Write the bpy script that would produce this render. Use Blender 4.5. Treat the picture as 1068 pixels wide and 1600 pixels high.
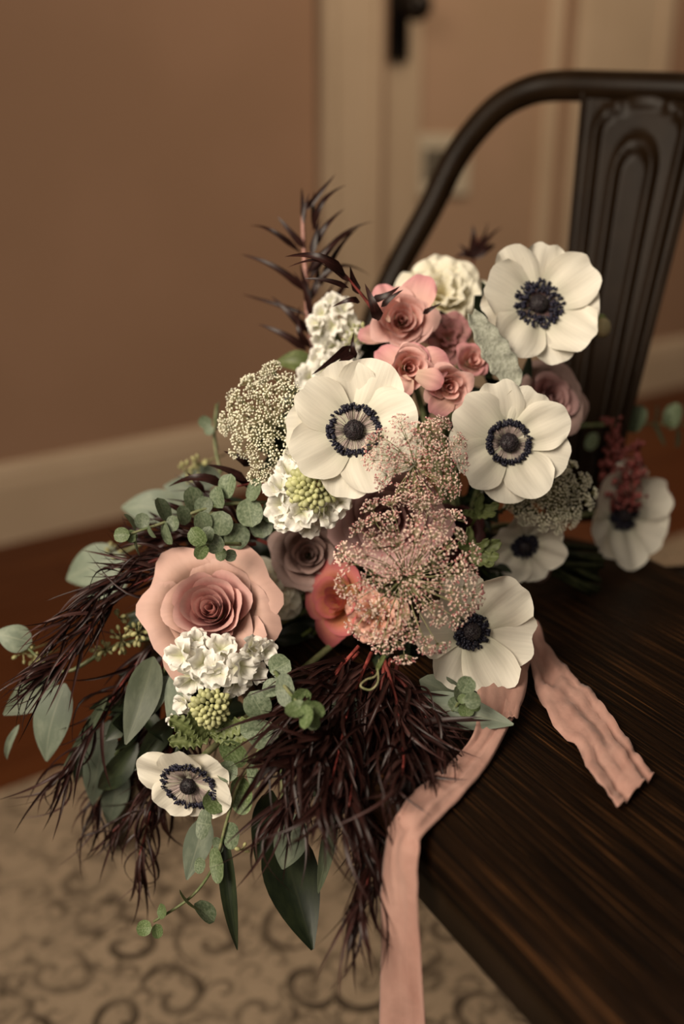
import bpy, math, random
from mathutils import Vector, Matrix, noise
for o in list(bpy.data.objects): bpy.data.objects.remove(o, do_unlink=True)
SC = bpy.context.scene; C = SC.collection
PI = math.pi
# ---------------------------------------------------------------- camera
F = 1550.0; PITCH = math.radians(20.5); CAM = Vector((0, 0, .76))
FW = Vector((0, math.cos(PITCH), -math.sin(PITCH))); UP = Vector((0, math.sin(PITCH), math.cos(PITCH))); RT = Vector((1, 0, 0))
cd = bpy.data.cameras.new('camera'); cam = bpy.data.objects.new('camera', cd); C.objects.link(cam)
cam.location = CAM; cam.rotation_euler = (PI/2 - PITCH, 0, 0)
cd.sensor_fit = 'VERTICAL'; cd.sensor_height = 36; cd.lens = F/1600*36
cd.clip_start = .02; cd.clip_end = 50
cd.dof.use_dof = True; cd.dof.focus_distance = .545; cd.dof.aperture_fstop = 2.8
SC.camera = cam
# ---------------------------------------------------------------- light
SC.view_settings.view_transform = 'Standard'; SC.view_settings.look = 'None'
SC.view_settings.gamma = 1; SC.view_settings.use_curve_mapping = False
SC.view_settings.exposure = 0.0
w = bpy.data.worlds.new('world'); SC.world = w; w.use_nodes = True
w.node_tree.nodes['Background'].inputs[0].default_value = (1, .80, .62, 1)
w.node_tree.nodes['Background'].inputs[1].default_value = .028
def area(name, loc, target, size, power, col, spread=180):
    l = bpy.data.lights.new(name, 'AREA'); l.shape = 'RECTANGLE'; l.size, l.size_y = size; l.energy = power; l.color = col; l.spread = math.radians(spread)
    o = bpy.data.objects.new(name, l); C.objects.link(o); o.location = loc
    o.rotation_euler = (Vector(target) - Vector(loc)).to_track_quat('-Z', 'Y').to_euler()
area('window_light', (-.85, -.35, 1.45), (.0, .62, .5), (.8, .9), 16, (1, .87, .70), 110)
area('front_fill_light', (.1, -1.9, 2.3), (.1, .6, .4), (1.6, 1.0), 12, (1, .86, .70))  # added fill from behind the camera, no window there
area('wall_fill_light', (.85, 1.5, 2.3), (.75, 3.1, 1.2), (.5, .5), 25, (1, .82, .62))  # added fill to brighten the wall and door, no actual lamp

# ---------------------------------------------------------------- helpers
def P(px, py, Z): return CAM + RT*((px-534)/F*Z) + UP*(-(py-800)/F*Z) + FW*Z
def ray(px, py): return (P(px, py, 1) - CAM).normalized()
def on_z(px, py, z):
    d = ray(px, py); return CAM + d*((z-CAM.z)/d.z)
def cdir(a, b, c): return (RT*a + UP*b - FW*c).normalized()
def lerp(a, b, t): return a + (b-a)*t
def smooth(t): t = max(0, min(1, t)); return t*t*(3-2*t)
def poly(pts, t):
    n = len(pts)-1; t = max(0, min(.99999, t))*n; i = int(t); f = t-i
    p0 = pts[max(0, i-1)]; p1 = pts[i]; p2 = pts[i+1]; p3 = pts[min(n, i+2)]
    return .5*((2*p1) + (p2-p0)*f + (2*p0-5*p1+4*p2-p3)*f*f + (3*p1-p0-3*p2+p3)*f**3)
def frame(loc, z, up=UP):
    z = z.normalized(); x = up.cross(z)
    if x.length < 1e-4: x = RT.cross(z)
    x.normalize(); y = z.cross(x)
    m = Matrix((x, y, z)).transposed().to_4x4(); m.translation = loc; return m
class MB:
    def __init__(s): s.v = []; s.f = []; s.uv = []; s.mi = []
    def add(s, vs, fs, uvs=None, mi=0):
        o = len(s.v); s.v += [tuple(v) for v in vs]; s.f += [tuple(i+o for i in f) for f in fs]
        s.uv += (uvs if uvs else [(0, 0)]*len(vs)); s.mi += [mi]*len(fs)
    def sheet(s, fn, nu, nv, mi=0):
        vs = []; uv = []
        for j in range(nv+1):
            for i in range(nu+1):
                u = -1+2*i/nu; v = j/nv; vs.append(fn(u, v)); uv.append(((u+1)/2, v))
        fs = [(j*(nu+1)+i, j*(nu+1)+i+1, (j+1)*(nu+1)+i+1, (j+1)*(nu+1)+i) for j in range(nv) for i in range(nu)]
        s.add(vs, fs, uv, mi)
    def tube(s, pts, rad, n=6, mi=0, sub=1):
        pts = [Vector(p) for p in pts]
        if sub > 1:
            m = (len(pts)-1)*sub; pts = [poly(pts, k/m) for k in range(m+1)]
        k = len(pts); R = [rad[0]+(rad[-1]-rad[0])*i/(k-1) for i in range(k)] if isinstance(rad, (tuple, list)) else [rad]*k
        t = (pts[1]-pts[0]).normalized(); a = Vector((0, 0, 1)) if abs(t.z) < .9 else Vector((1, 0, 0))
        nx = t.cross(a).normalized(); vs = []; uv = []
        for i, p in enumerate(pts):
            t = (pts[min(k-1, i+1)]-pts[max(0, i-1)]).normalized()
            nx = (nx - t*nx.dot(t)).normalized(); ny = t.cross(nx)
            for q in range(n):
                an = 2*PI*q/n; vs.append(p + (nx*math.cos(an)+ny*math.sin(an))*R[i]); uv.append((q/n, i/k))
        fs = [(i*n+q, i*n+(q+1) % n, (i+1)*n+(q+1) % n, (i+1)*n+q) for i in range(k-1) for q in range(n)]
        fs += [tuple(range(n))[::-1], tuple((k-1)*n+q for q in range(n))]
        s.add(vs, fs, uv, mi)
    def ball(s, c, r, nu=8, nv=5, mi=0, sc=(1, 1, 1), M=None, wob=0):
        c = Vector(c); vs = []
        for j in range(nv+1):
            th = PI*j/nv
            for i in range(nu):
                ph = 2*PI*i/nu
                d = Vector((math.sin(th)*math.cos(ph)*sc[0], math.sin(th)*math.sin(ph)*sc[1], math.cos(th)*sc[2]))*r
                if wob: d *= 1+wob*noise.noise(d/r*2+c*50)
                if M: d = M @ d
                vs.append(c+d)
        fs = [(j*nu+i, (j+1)*nu+i, (j+1)*nu+(i+1) % nu, j*nu+(i+1) % nu) for j in range(nv) for i in range(nu)]
        s.add(vs, fs, None, mi)
    def octa(s, c, r, mi=0):
        c = Vector(c); a = random.random()*6
        vs = [c+Vector((math.cos(a+k*PI/2), math.sin(a+k*PI/2), 0))*r for k in range(4)] + [c+Vector((0, 0, r)), c-Vector((0, 0, r))]
        s.add(vs, [(0, 1, 4), (1, 2, 4), (2, 3, 4), (3, 0, 4), (1, 0, 5), (2, 1, 5), (3, 2, 5), (0, 3, 5)], None, mi)
    def box(s, a, b, mi=0):
        x0, y0, z0 = a; x1, y1, z1 = b
        s.add([(x0,y0,z0),(x1,y0,z0),(x1,y1,z0),(x0,y1,z0),(x0,y0,z1),(x1,y0,z1),(x1,y1,z1),(x0,y1,z1)],
              [(3,2,1,0),(4,5,6,7),(0,1,5,4),(1,2,6,5),(2,3,7,6),(3,0,4,7)], None, mi)
    def mesh(s, name, mats, smooth=True, bev=0):
        me = bpy.data.meshes.new(name); me.from_pydata(s.v, [], s.f)
        for m in (mats if isinstance(mats, (list, tuple)) else [mats]): me.materials.append(m)
        ul = me.uv_layers.new(name='UVMap')
        lv = [0]*len(me.loops); me.loops.foreach_get('vertex_index', lv)
        ul.data.foreach_set('uv', [c for i in lv for c in s.uv[i]])
        me.polygons.foreach_set('material_index', s.mi)
        me.polygons.foreach_set('use_smooth', [smooth]*len(me.polygons)); me.update()
        return me
def thing(name, label, cat, M=None, group=None):
    o = bpy.data.objects.new(name, None); C.objects.link(o); o.empty_display_size = .01
    if M is not None: o.matrix_world = M if isinstance(M, Matrix) else Matrix.Translation(M)
    o['label'] = label; o['category'] = cat
    if group: o['group'] = group
    return o
def part(name, me, parent=None, M=None, kind=None, label=None):
    o = bpy.data.objects.new(name, me); C.objects.link(o)
    if parent: o.parent = parent
    if M is not None: o.matrix_basis = M
    if kind: o['kind'] = kind
    if label: o['label'] = label
    return o
def inv(t): return t.matrix_basis.inverted()
def bevel(o, w=.004, seg=2):
    m = o.modifiers.new('b', 'BEVEL'); m.width = w; m.segments = seg; m.limit_method = 'ANGLE'

# ---------------------------------------------------------------- materials
def newmat(name):
    m = bpy.data.materials.new(name); m.use_nodes = True; nt = m.node_tree
    return m, nt, nt.nodes['Principled BSDF'], lambda t: nt.nodes.new(t)
def ramp(nt, stops, interp='LINEAR'):
    r = nt.nodes.new('ShaderNodeValToRGB'); r.color_ramp.interpolation = interp; e = r.color_ramp.elements
    while len(e) < len(stops): e.new(.5)
    for x, (p, c) in zip(e, stops): x.position = p; x.color = (c[0], c[1], c[2], 1)
    return r
def petal_mat(name, base, mid, edge, vein=.25, trans=.25, rough=.55, vs=26, bump=.25):
    m, nt, bs, N = newmat(name); L = nt.links.new
    uv = N('ShaderNodeUVMap'); sep = N('ShaderNodeSeparateXYZ'); L(uv.outputs[0], sep.inputs[0])
    r = ramp(nt, [(0, base), (.55, mid), (.97, edge)]); L(sep.outputs[1], r.inputs[0])
    mp = N('ShaderNodeMapping'); mp.inputs['Scale'].default_value = (vs, 1.6, 1); L(uv.outputs[0], mp.inputs[0])
    oi = N('ShaderNodeObjectInfo'); ad = N('ShaderNodeVectorMath'); ad.operation = 'ADD'
    L(mp.outputs[0], ad.inputs[0]); L(oi.outputs['Random'], ad.inputs[1])
    nz = N('ShaderNodeTexNoise'); nz.inputs['Scale'].default_value = 1; nz.inputs['Detail'].default_value = 3; L(ad.outputs[0], nz.inputs[0])
    mr = N('ShaderNodeMapRange'); mr.inputs[1].default_value = .3; mr.inputs[2].default_value = .7
    mr.inputs[3].default_value = 1-vein; mr.inputs[4].default_value = 1; L(nz.outputs[0], mr.inputs[0])
    rv = N('ShaderNodeMapRange'); rv.inputs[3].default_value = .88; rv.inputs[4].default_value = 1.05; L(oi.outputs['Random'], rv.inputs[0])
    mm = N('ShaderNodeMath'); mm.operation = 'MULTIPLY'; L(mr.outputs[0], mm.inputs[0]); L(rv.outputs[0], mm.inputs[1])
    mx = N('ShaderNodeMix'); mx.data_type = 'RGBA'; mx.blend_type = 'MULTIPLY'; mx.inputs[0].default_value = 1
    L(r.outputs[0], mx.inputs[6]); L(mm.outputs[0], mx.inputs[7])
    L(mx.outputs[2], bs.inputs['Base Color']); bs.inputs['Roughness'].default_value = rough
    bs.inputs['Specular IOR Level'].default_value = .25
    bp = N('ShaderNodeBump'); bp.inputs['Strength'].default_value = bump; bp.inputs['Distance'].default_value = .0006
    L(nz.outputs[0], bp.inputs['Height']); L(bp.outputs[0], bs.inputs['Normal'])
    tr = N('ShaderNodeBsdfTranslucent'); L(mx.outputs[2], tr.inputs[0]); ms = N('ShaderNodeMixShader'); ms.inputs[0].default_value = trans
    L(bs.outputs[0], ms.inputs[1]); L(tr.outputs[0], ms.inputs[2]); L(ms.outputs[0], nt.nodes['Material Output'].inputs[0])
    return m
def spot_mat(name, c1, c2, scale=300, rough=.5, lo=.4, hi=.6, spec=.4, bump=0, rnd=.25, detail=3):
    m, nt, bs, N = newmat(name); L = nt.links.new
    tc = N('ShaderNodeTexCoord'); oi = N('ShaderNodeObjectInfo'); nz = N('ShaderNodeTexNoise'); nz.noise_dimensions = '4D'
    L(tc.outputs['Object'], nz.inputs['Vector']); nz.inputs['Scale'].default_value = scale; nz.inputs['Detail'].default_value = detail
    w10 = N('ShaderNodeMath'); w10.operation = 'MULTIPLY'; w10.inputs[1].default_value = 20; L(oi.outputs['Random'], w10.inputs[0]); L(w10.outputs[0], nz.inputs['W'])
    r = ramp(nt, [(lo, c1), (hi, c2)]); L(nz.outputs[0], r.inputs[0])
    rv = N('ShaderNodeMapRange'); rv.inputs[3].default_value = 1-rnd; rv.inputs[4].default_value = 1+rnd; L(oi.outputs['Random'], rv.inputs[0])
    mx = N('ShaderNodeMix'); mx.data_type = 'RGBA'; mx.blend_type = 'MULTIPLY'; mx.inputs[0].default_value = 1
    L(r.outputs[0], mx.inputs[6]); L(rv.outputs[0], mx.inputs[7]); L(mx.outputs[2], bs.inputs['Base Color'])
    bs.inputs['Roughness'].default_value = rough; bs.inputs['Specular IOR Level'].default_value = spec
    if bump:
        bp = N('ShaderNodeBump'); bp.inputs['Strength'].default_value = bump; bp.inputs['Distance'].default_value = .001
        L(nz.outputs[0], bp.inputs['Height']); L(bp.outputs[0], bs.inputs['Normal'])
    return m
def leaf_mat(name, c1, c2, cv, scale=8, rough=.5, lo=.45, hi=.62, vein=.5, trans=.12):
    # unit-leaf coordinates: midrib on x=0, cv is the midrib colour
    m, nt, bs, N = newmat(name); L = nt.links.new
    uv = N('ShaderNodeUVMap'); sep = N('ShaderNodeSeparateXYZ'); L(uv.outputs[0], sep.inputs[0])
    oi = N('ShaderNodeObjectInfo'); nz = N('ShaderNodeTexNoise'); nz.noise_dimensions = '4D'; L(uv.outputs[0], nz.inputs['Vector'])
    w10 = N('ShaderNodeMath'); w10.operation = 'MULTIPLY'; w10.inputs[1].default_value = 30; L(oi.outputs['Random'], w10.inputs[0]); L(w10.outputs[0], nz.inputs['W'])
    nz.inputs['Scale'].default_value = scale; nz.inputs['Detail'].default_value = 5; nz.inputs['Roughness'].default_value = .65
    r = ramp(nt, [(lo, c1), (hi, c2)]); L(nz.outputs[0], r.inputs[0])
    a = N('ShaderNodeMath'); a.operation = 'SUBTRACT'; a.inputs[1].default_value = .5; L(sep.outputs[0], a.inputs[0])
    b = N('ShaderNodeMath'); b.operation = 'ABSOLUTE'; L(a.outputs[0], b.inputs[0])
    mr = N('ShaderNodeMapRange'); mr.inputs[1].default_value = .01; mr.inputs[2].default_value = .035; mr.inputs[3].default_value = vein; mr.inputs[4].default_value = 0
    L(b.outputs[0], mr.inputs[0])
    mv = N('ShaderNodeMix'); mv.data_type = 'RGBA'; L(mr.outputs[0], mv.inputs[0]); L(r.outputs[0], mv.inputs[6]); mv.inputs[7].default_value = (*cv, 1)
    rv = N('ShaderNodeMapRange'); rv.inputs[3].default_value = .75; rv.inputs[4].default_value = 1.2; L(oi.outputs['Random'], rv.inputs[0])
    mx = N('ShaderNodeMix'); mx.data_type = 'RGBA'; mx.blend_type = 'MULTIPLY'; mx.inputs[0].default_value = 1
    L(mv.outputs[2], mx.inputs[6]); L(rv.outputs[0], mx.inputs[7]); L(mx.outputs[2], bs.inputs['Base Color'])
    bs.inputs['Roughness'].default_value = rough; bs.inputs['Specular IOR Level'].default_value = .2 if 'willow' in name else .35
    tr = N('ShaderNodeBsdfTranslucent'); L(mx.outputs[2], tr.inputs[0]); ms = N('ShaderNodeMixShader'); ms.inputs[0].default_value = trans
    L(bs.outputs[0], ms.inputs[1]); L(tr.outputs[0], ms.inputs[2]); L(ms.outputs[0], nt.nodes['Material Output'].inputs[0])
    return m
def plain(name, c, rough=.5, metal=0, spec=.4):
    m, nt, bs, N = newmat(name); bs.inputs['Base Color'].default_value = (*c, 1); bs.inputs['Roughness'].default_value = rough
    bs.inputs['Metallic'].default_value = metal; bs.inputs['Specular IOR Level'].default_value = spec; return m

M_white = petal_mat('anemone_white', (.50, .50, .36), (.80, .75, .64), (.84, .80, .70), vein=.10, trans=.22)
M_stock = petal_mat('stock_white', (.74, .74, .50), (.92, .90, .82), (.94, .92, .86), vein=.1, trans=.25, vs=8, bump=.5)
M_cream = petal_mat('cream_petal', (.80, .70, .42), (.90, .84, .63), (.92, .88, .74), vein=.1, trans=.3, vs=8)
M_blush = petal_mat('blush_petal', (.62, .26, .25), (.68, .34, .33), (.74, .46, .42), vein=.1, trans=.2, vs=10)
M_blusho = petal_mat('blush_outer_petal', (.55, .35, .25), (.58, .37, .29), (.66, .42, .36), vein=.15, trans=.15, vs=10)
M_spray = petal_mat('spray_petal', (.88, .56, .38), (.80, .42, .36), (.86, .54, .50), vein=.12, trans=.2, vs=8)
M_sprayo = petal_mat('spray_outer_petal', (.78, .56, .44), (.76, .44, .39), (.70, .32, .34), vein=.15, trans=.2, vs=8)
M_peach = petal_mat('peach_petal', (.72, .28, .14), (.72, .36, .22), (.74, .42, .34), vein=.12, trans=.2, vs=6)
M_coral = petal_mat('coral_petal', (.72, .34, .14), (.68, .27, .14), (.58, .15, .16), vein=.12, trans=.2, vs=6)
M_dusty = petal_mat('dusty_petal', (.48, .21, .20), (.53, .28, .27), (.62, .38, .37), vein=.12, trans=.15, vs=8)
M_mauve = petal_mat('mauve_petal', (.34, .20, .17), (.40, .26, .23), (.48, .33, .30), vein=.12, trans=.12, vs=8)
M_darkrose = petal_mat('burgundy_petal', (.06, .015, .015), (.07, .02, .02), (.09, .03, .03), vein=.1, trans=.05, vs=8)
M_navy = spot_mat('anther_navy', (.004, .004, .012), (.014, .013, .030), 900, .55)
M_black = spot_mat('anemone_eye', (.006, .005, .007), (.028, .018, .022), 1500, .45, bump=.6)
M_fil = plain('filament', (.50, .40, .38), .6)
M_filb = plain('filament_brown', (.16, .09, .09), .6)
M_green = spot_mat('fresh_green', (.07, .10, .025), (.15, .19, .05), 200, .5)
M_stem = spot_mat('stem_green', (.10, .13, .05), (.20, .20, .10), 200, .5)
M_bud = spot_mat('bud_green', (.30, .33, .13), (.52, .50, .28), 300, .5)
M_seed = spot_mat('seed_green', (.20, .20, .08), (.36, .33, .16), 300, .5)
M_euc = leaf_mat('eucalyptus_speckled', (.075, .105, .055), (.22, .26, .17), (.22, .26, .16), 9, .5, .40, .70)
M_eucg = leaf_mat('eucalyptus_green', (.08, .12, .04), (.19, .24, .12), (.2, .24, .13), 12, .5)
M_silver = leaf_mat('silver_leaf', (.14, .17, .125), (.205, .235, .175), (.25, .27, .2), 3, .55, vein=.6)
M_dull = leaf_mat('dull_green_leaf', (.065, .08, .048), (.105, .122, .078), (.13, .145, .09), 3, .5, vein=.6)
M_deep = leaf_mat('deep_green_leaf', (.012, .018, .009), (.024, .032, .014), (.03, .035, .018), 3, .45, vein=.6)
M_lime = leaf_mat('bright_green_leaf', (.10, .125, .04), (.18, .21, .085), (.2, .24, .09), 5, .5)
M_ag = leaf_mat('burgundy_willow_leaf', (.008, .003, .0025), (.034, .012, .010), (.06, .018, .014), 3, .36, lo=.35, hi=.7, vein=.4, trans=.06)
M_agl = leaf_mat('purple_willow_leaf', (.020, .008, .007), (.075, .034, .030), (.09, .03, .025), 3, .36, lo=.35, hi=.7, vein=.4, trans=.08)
M_agst = spot_mat('red_stem', (.10, .015, .012), (.26, .05, .04), 200, .5)
M_agst2 = spot_mat('rosy_stem', (.20, .09, .07), (.32, .16, .13), 200, .5)
M_dusty_m = spot_mat('felted_leaf', (.30, .31, .25), (.42, .43, .36), 500, .9, spec=.1, bump=.8)
M_flw = spot_mat('lace_white', (.72, .69, .50), (.88, .85, .72), 400, .6)
M_flp = spot_mat('lace_pink', (.72, .50, .43), (.84, .70, .60), 400, .6)
M_flr = spot_mat('lace_rose', (.32, .08, .10), (.50, .18, .18), 400, .6)
M_ped = spot_mat('pedicel_green', (.24, .25, .11), (.40, .36, .20), 300, .6)
M_berry = spot_mat('red_berry', (.09, .015, .015), (.28, .07, .06), 300, .5)

def ribbon_mat():
    m, nt, bs, N = newmat('ribbon_rose'); L = nt.links.new
    uv = N('ShaderNodeUVMap'); mp = N('ShaderNodeMapping'); mp.inputs['Scale'].default_value = (1.2, 5, 1); L(uv.outputs[0], mp.inputs[0])
    nz = N('ShaderNodeTexNoise'); nz.inputs['Scale'].default_value = 1.5; nz.inputs['Detail'].default_value = 6; nz.inputs['Roughness'].default_value = .6; L(mp.outputs[0], nz.inputs[0])
    r = ramp(nt, [(.3, (.33, .175, .14)), (.7, (.42, .25, .205))]); L(nz.outputs[0], r.inputs[0]); L(r.outputs[0], bs.inputs['Base Color'])
    tc = N('ShaderNodeTexCoord'); n2 = N('ShaderNodeTexNoise'); n2.inputs['Scale'].default_value = 160; n2.inputs['Detail'].default_value = 4; L(tc.outputs['Object'], n2.inputs[0])
    bp = N('ShaderNodeBump'); bp.inputs['Strength'].default_value = .5; bp.inputs['Distance'].default_value = .001; L(n2.outputs[0], bp.inputs['Height']); L(bp.outputs[0], bs.inputs['Normal'])
    bs.inputs['Roughness'].default_value = .75; bs.inputs['Sheen Weight'].default_value = .08; bs.inputs['Specular IOR Level'].default_value = .2
    return m
M_rib = ribbon_mat()
def wood_mat(name, dark, light, sy, rough, grain=1.0, spec=.5, ax=.045):
    # grain runs along local X
    m, nt, bs, N = newmat(name); L = nt.links.new
    tc = N('ShaderNodeTexCoord'); mp = N('ShaderNodeMapping'); mp.inputs['Scale'].default_value = (sy*ax, sy, sy*.6); L(tc.outputs['Object'], mp.inputs[0])
    n0 = N('ShaderNodeTexNoise'); n0.inputs['Scale'].default_value = .12; L(mp.outputs[0], n0.inputs[0])
    vm = N('ShaderNodeVectorMath'); vm.operation = 'MULTIPLY_ADD'; vm.inputs[1].default_value = (0, 3, 0); L(n0.outputs['Color'], vm.inputs[0]); L(mp.outputs[0], vm.inputs[2])
    nz = N('ShaderNodeTexNoise'); nz.inputs['Scale'].default_value = 1; nz.inputs['Detail'].default_value = 5; nz.inputs['Roughness'].default_value = .62; L(vm.outputs[0], nz.inputs[0])
    r = ramp(nt, [(.42, dark), (.58, tuple(lerp(a, b, .13) for a, b in zip(dark, light))), (.70, light)]); L(nz.outputs[0], r.inputs[0]); L(r.outputs[0], bs.inputs['Base Color'])
    bp = N('ShaderNodeBump'); bp.inputs['Strength'].default_value = grain; bp.inputs['Distance'].default_value = .0016; L(nz.outputs[0], bp.inputs['Height']); L(bp.outputs[0], bs.inputs['Normal'])
    bs.inputs['Roughness'].default_value = rough; bs.inputs['Specular IOR Level'].default_value = spec
    return m
M_seat = wood_mat('espresso_wood', (.0025, .0012, .0006), (.105, .043, .014), 620, .45, 1.0, .08, .014)
M_metal = spot_mat('gunmetal', (.010, .005, .002), (.014, .0075, .0035), 30, .38, spec=.09, rnd=0)
M_metal.node_tree.nodes['Principled BSDF'].inputs['Metallic'].default_value = 0
M_wall = spot_mat('wall_paint', (.29, .17, .105), (.31, .182, .114), 3, .8, spec=.2, rnd=0)
M_trim = spot_mat('trim_paint', (.44, .325, .22), (.47, .35, .24), 4, .55, spec=.3, rnd=0)
M_floor = wood_mat('hardwood', (.07, .018, .004), (.145, .045, .011), 30, .5, .3, .2)
M_iron = plain('black_iron', (.02, .014, .01), .4, .6)
M_plate = plain('cream_plate', (.50, .42, .31), .5)
M_insert = plain('grey_insert', (.12, .10, .075), .5)
def rug_mat():
    m, nt, bs, N = newmat('rug_pile'); L = nt.links.new
    tc = N('ShaderNodeTexCoord')
    def nz(scale, detail=3, dist=0, rough=.5):
        n = N('ShaderNodeTexNoise'); n.inputs['Scale'].default_value = scale; n.inputs['Detail'].default_value = detail
        n.inputs['Distortion'].default_value = dist; n.inputs['Roughness'].default_value = rough; L(tc.outputs['Object'], n.inputs[0]); return n
    def mathn(op, a, b=None):
        x = N('ShaderNodeMath'); x.operation = op; x.use_clamp = False
        for k, q in ((0, a), (1, b)):
            if q is None: continue
            if isinstance(q, (int, float)): x.inputs[k].default_value = q
            else: L(q, x.inputs[k])
        return x.outputs[0]
    # scrolls: a spiral curl in every voronoi cell
    def curl(scale, fr, lim):
        wv = nz(7, 1); off = N('ShaderNodeVectorMath'); off.operation = 'MULTIPLY_ADD'; off.inputs[1].default_value = (.05, .05, 0); L(wv.outputs['Color'], off.inputs[0]); L(tc.outputs['Object'], off.inputs[2])
        vo = N('ShaderNodeTexVoronoi'); vo.voronoi_dimensions = '2D'; vo.inputs['Scale'].default_value = scale; vo.inputs['Randomness'].default_value = .7; L(off.outputs[0], vo.inputs['Vector'])
        df = N('ShaderNodeVectorMath'); df.operation = 'SUBTRACT'; L(off.outputs[0], df.inputs[0]); L(vo.outputs['Position'], df.inputs[1])
        sp = N('ShaderNodeSeparateXYZ'); L(df.outputs[0], sp.inputs[0]); sc_ = N('ShaderNodeSeparateColor'); L(vo.outputs['Color'], sc_.inputs[0])
        ang = mathn('ADD', mathn('ARCTAN2', sp.outputs[1], sp.outputs[0]), mathn('MULTIPLY', sc_.outputs[0], 6.28))
        sn = mathn('SINE', mathn('ADD', ang, mathn('MULTIPLY', vo.outputs['Distance'], fr)))
        band = N('ShaderNodeMapRange'); band.inputs[1].default_value = .45; band.inputs[2].default_value = .8; L(sn, band.inputs[0])
        ed = N('ShaderNodeMapRange'); ed.inputs[1].default_value = lim; ed.inputs[2].default_value = lim-.08; L(vo.outputs['Distance'], ed.inputs[0])
        return mathn('MULTIPLY', band.outputs[0], ed.outputs[0])
    ln = mathn('MAXIMUM', curl(15, 13, .62), mathn('MULTIPLY', curl(31, 10, .55), .7))
    wear = nz(5, 6, .3, .7); wr = ramp(nt, [(.42, (0, 0, 0)), (.58, (1, 1, 1))]); L(wear.outputs[0], wr.inputs[0])
    blot = nz(38, 5, .4, .7); br = ramp(nt, [(.50, (0, 0, 0)), (.64, (1, 1, 1))]); L(blot.outputs[0], br.inputs[0])
    big = nz(2.6, 3); bg = ramp(nt, [(.45, (0, 0, 0)), (.6, (1, 1, 1))]); L(big.outputs[0], bg.inputs[0])
    f = mathn('MAXIMUM', mathn('MULTIPLY', ln, mathn('ADD', mathn('MULTIPLY', wr.outputs[0], .65), .25)),
              mathn('MULTIPLY', mathn('MULTIPLY', br.outputs[0], mathn('ADD', mathn('MULTIPLY', bg.outputs[0], .5), .45)), 1.0))
    fib = nz(700, 2); fr = N('ShaderNodeMapRange'); fr.inputs[3].default_value = .75; fr.inputs[4].default_value = 1.2; L(fib.outputs[0], fr.inputs[0])
    mx = N('ShaderNodeMix'); mx.data_type = 'RGBA'; L(f, mx.inputs[0]); mx.inputs[6].default_value = (.30, .222, .15, 1); mx.inputs[7].default_value = (.022, .015, .010, 1)
    m2 = N('ShaderNodeMix'); m2.data_type = 'RGBA'; m2.blend_type = 'MULTIPLY'; m2.inputs[0].default_value = 1; L(mx.outputs[2], m2.inputs[6]); L(fr.outputs[0], m2.inputs[7])
    L(m2.outputs[2], bs.inputs['Base Color']); bs.inputs['Roughness'].default_value = .95; bs.inputs['Specular IOR Level'].default_value = .05
    bp = N('ShaderNodeBump'); bp.inputs['Strength'].default_value = .8; bp.inputs['Distance'].default_value = .002; L(fib.outputs[0], bp.inputs['Height']); L(bp.outputs[0], bs.inputs['Normal'])
    return m
M_rug = rug_mat()

# ---------------------------------------------------------------- room: wall plane through two floor points
WA = on_z(0, 852, 0); WB = on_z(1068, 602, 0)
WU = (WB-WA).normalized(); WN = Vector((WU.y, -WU.x, 0))           # WN faces the room
def wx(px, py=400):                                                 # distance along the wall of a pixel
    d = ray(px, py); t = (WA-CAM).dot(WN)/d.dot(WN); return (CAM+d*t-WA).dot(WU)
def wz(px, py):
    d = ray(px, py); t = (WA-CAM).dot(WN)/d.dot(WN); return (CAM+d*t).z
WM = Matrix((WU, WN, Vector((0, 0, 1)))).transposed().to_4x4(); WM.translation = WA   # local x along the wall, y out of it
def struct(name, mb, mat, M=WM, bev=0):
    o = part(name, mb.mesh(name, mat, smooth=False), None, M, 'structure')
    if bev: bevel(o, bev)
    return o
xd0, xd1 = wx(600), wx(862)
m = MB(); m.box((-3, -.1, 0), (xd0, 0, 2.6)); m.box((xd1, -.1, 0), (6, 0, 2.6)); m.box((xd0, -.1, 2.05), (xd1, 0, 2.6)); struct('wall_back', m, M_wall)
m = MB(); m.box((-3.5, -.5, -.05), (6.5, 5, 0)); struct('ground_slab', m, plain('subfloor', (.05, .02, .01), .8)).name = 'floor'
floor = bpy.data.objects['floor']
# floorboards laid along the wall
def board(wd, ln):
    b = MB(); b.box((0, 0, -.0005), (ln, wd, .006)); return b.mesh('floorboard', M_floor, False)
bm = board(.080, 1.4)
k = 0
for r in range(20):
    off = random.Random(r).uniform(-1.2, 0)
    for q in range(4):
        x = -1.3+off+q*1.403; k += 1
        if x > 3.2: continue
        part('floorboard', bm, floor, Matrix.Translation((x, .005+r*.082, 0)))
m = MB(); m.box((-3, -.02, 0), (6, 4.8, .003)); 
m = MB()
xl = wx(497)
prof = [(0, 0), (.018, 0), (.018, .125), (.014, .140), (.014, .150), (.006, .165), (0, .168)]
def extr(prof, x0, x1):
    b = MB(); n = len(prof); vs = [(x0, y, z) for y, z in prof] + [(x1, y, z) for y, z in prof]
    b.add(vs, [(i, (i+1) % n, n+(i+1) % n, n+i) for i in range(n)] + [tuple(range(n))[::-1], tuple(range(n, 2*n))]); return b
struct('baseboard_left', extr(prof, -3, xl), M_trim); struct('baseboard_right', extr(prof, wx(1012), 6), M_trim)
# casings with a stepped profile, vertical
def casing(x0, x1, name, z1=2.12):
    wdt = x1-x0; b = MB()
    b.box((x0, 0, 0), (x1, .016, z1)); b.box((x0, 0, 0), (x0+wdt*.18, .028, z1)); b.box((x1-wdt*.16, 0, 0), (x1-wdt*.04, .024, z1))
    return struct(name, b, M_trim, bev=.003)
casing(xl, wx(588), 'trim_1'); casing(wx(868), wx(1008), 'trim_2')
m = MB(); m.box((xl, 0, 2.12), (wx(1008), .022, 2.24)); struct('trim_3', m, M_trim, bev=.003)
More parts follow.
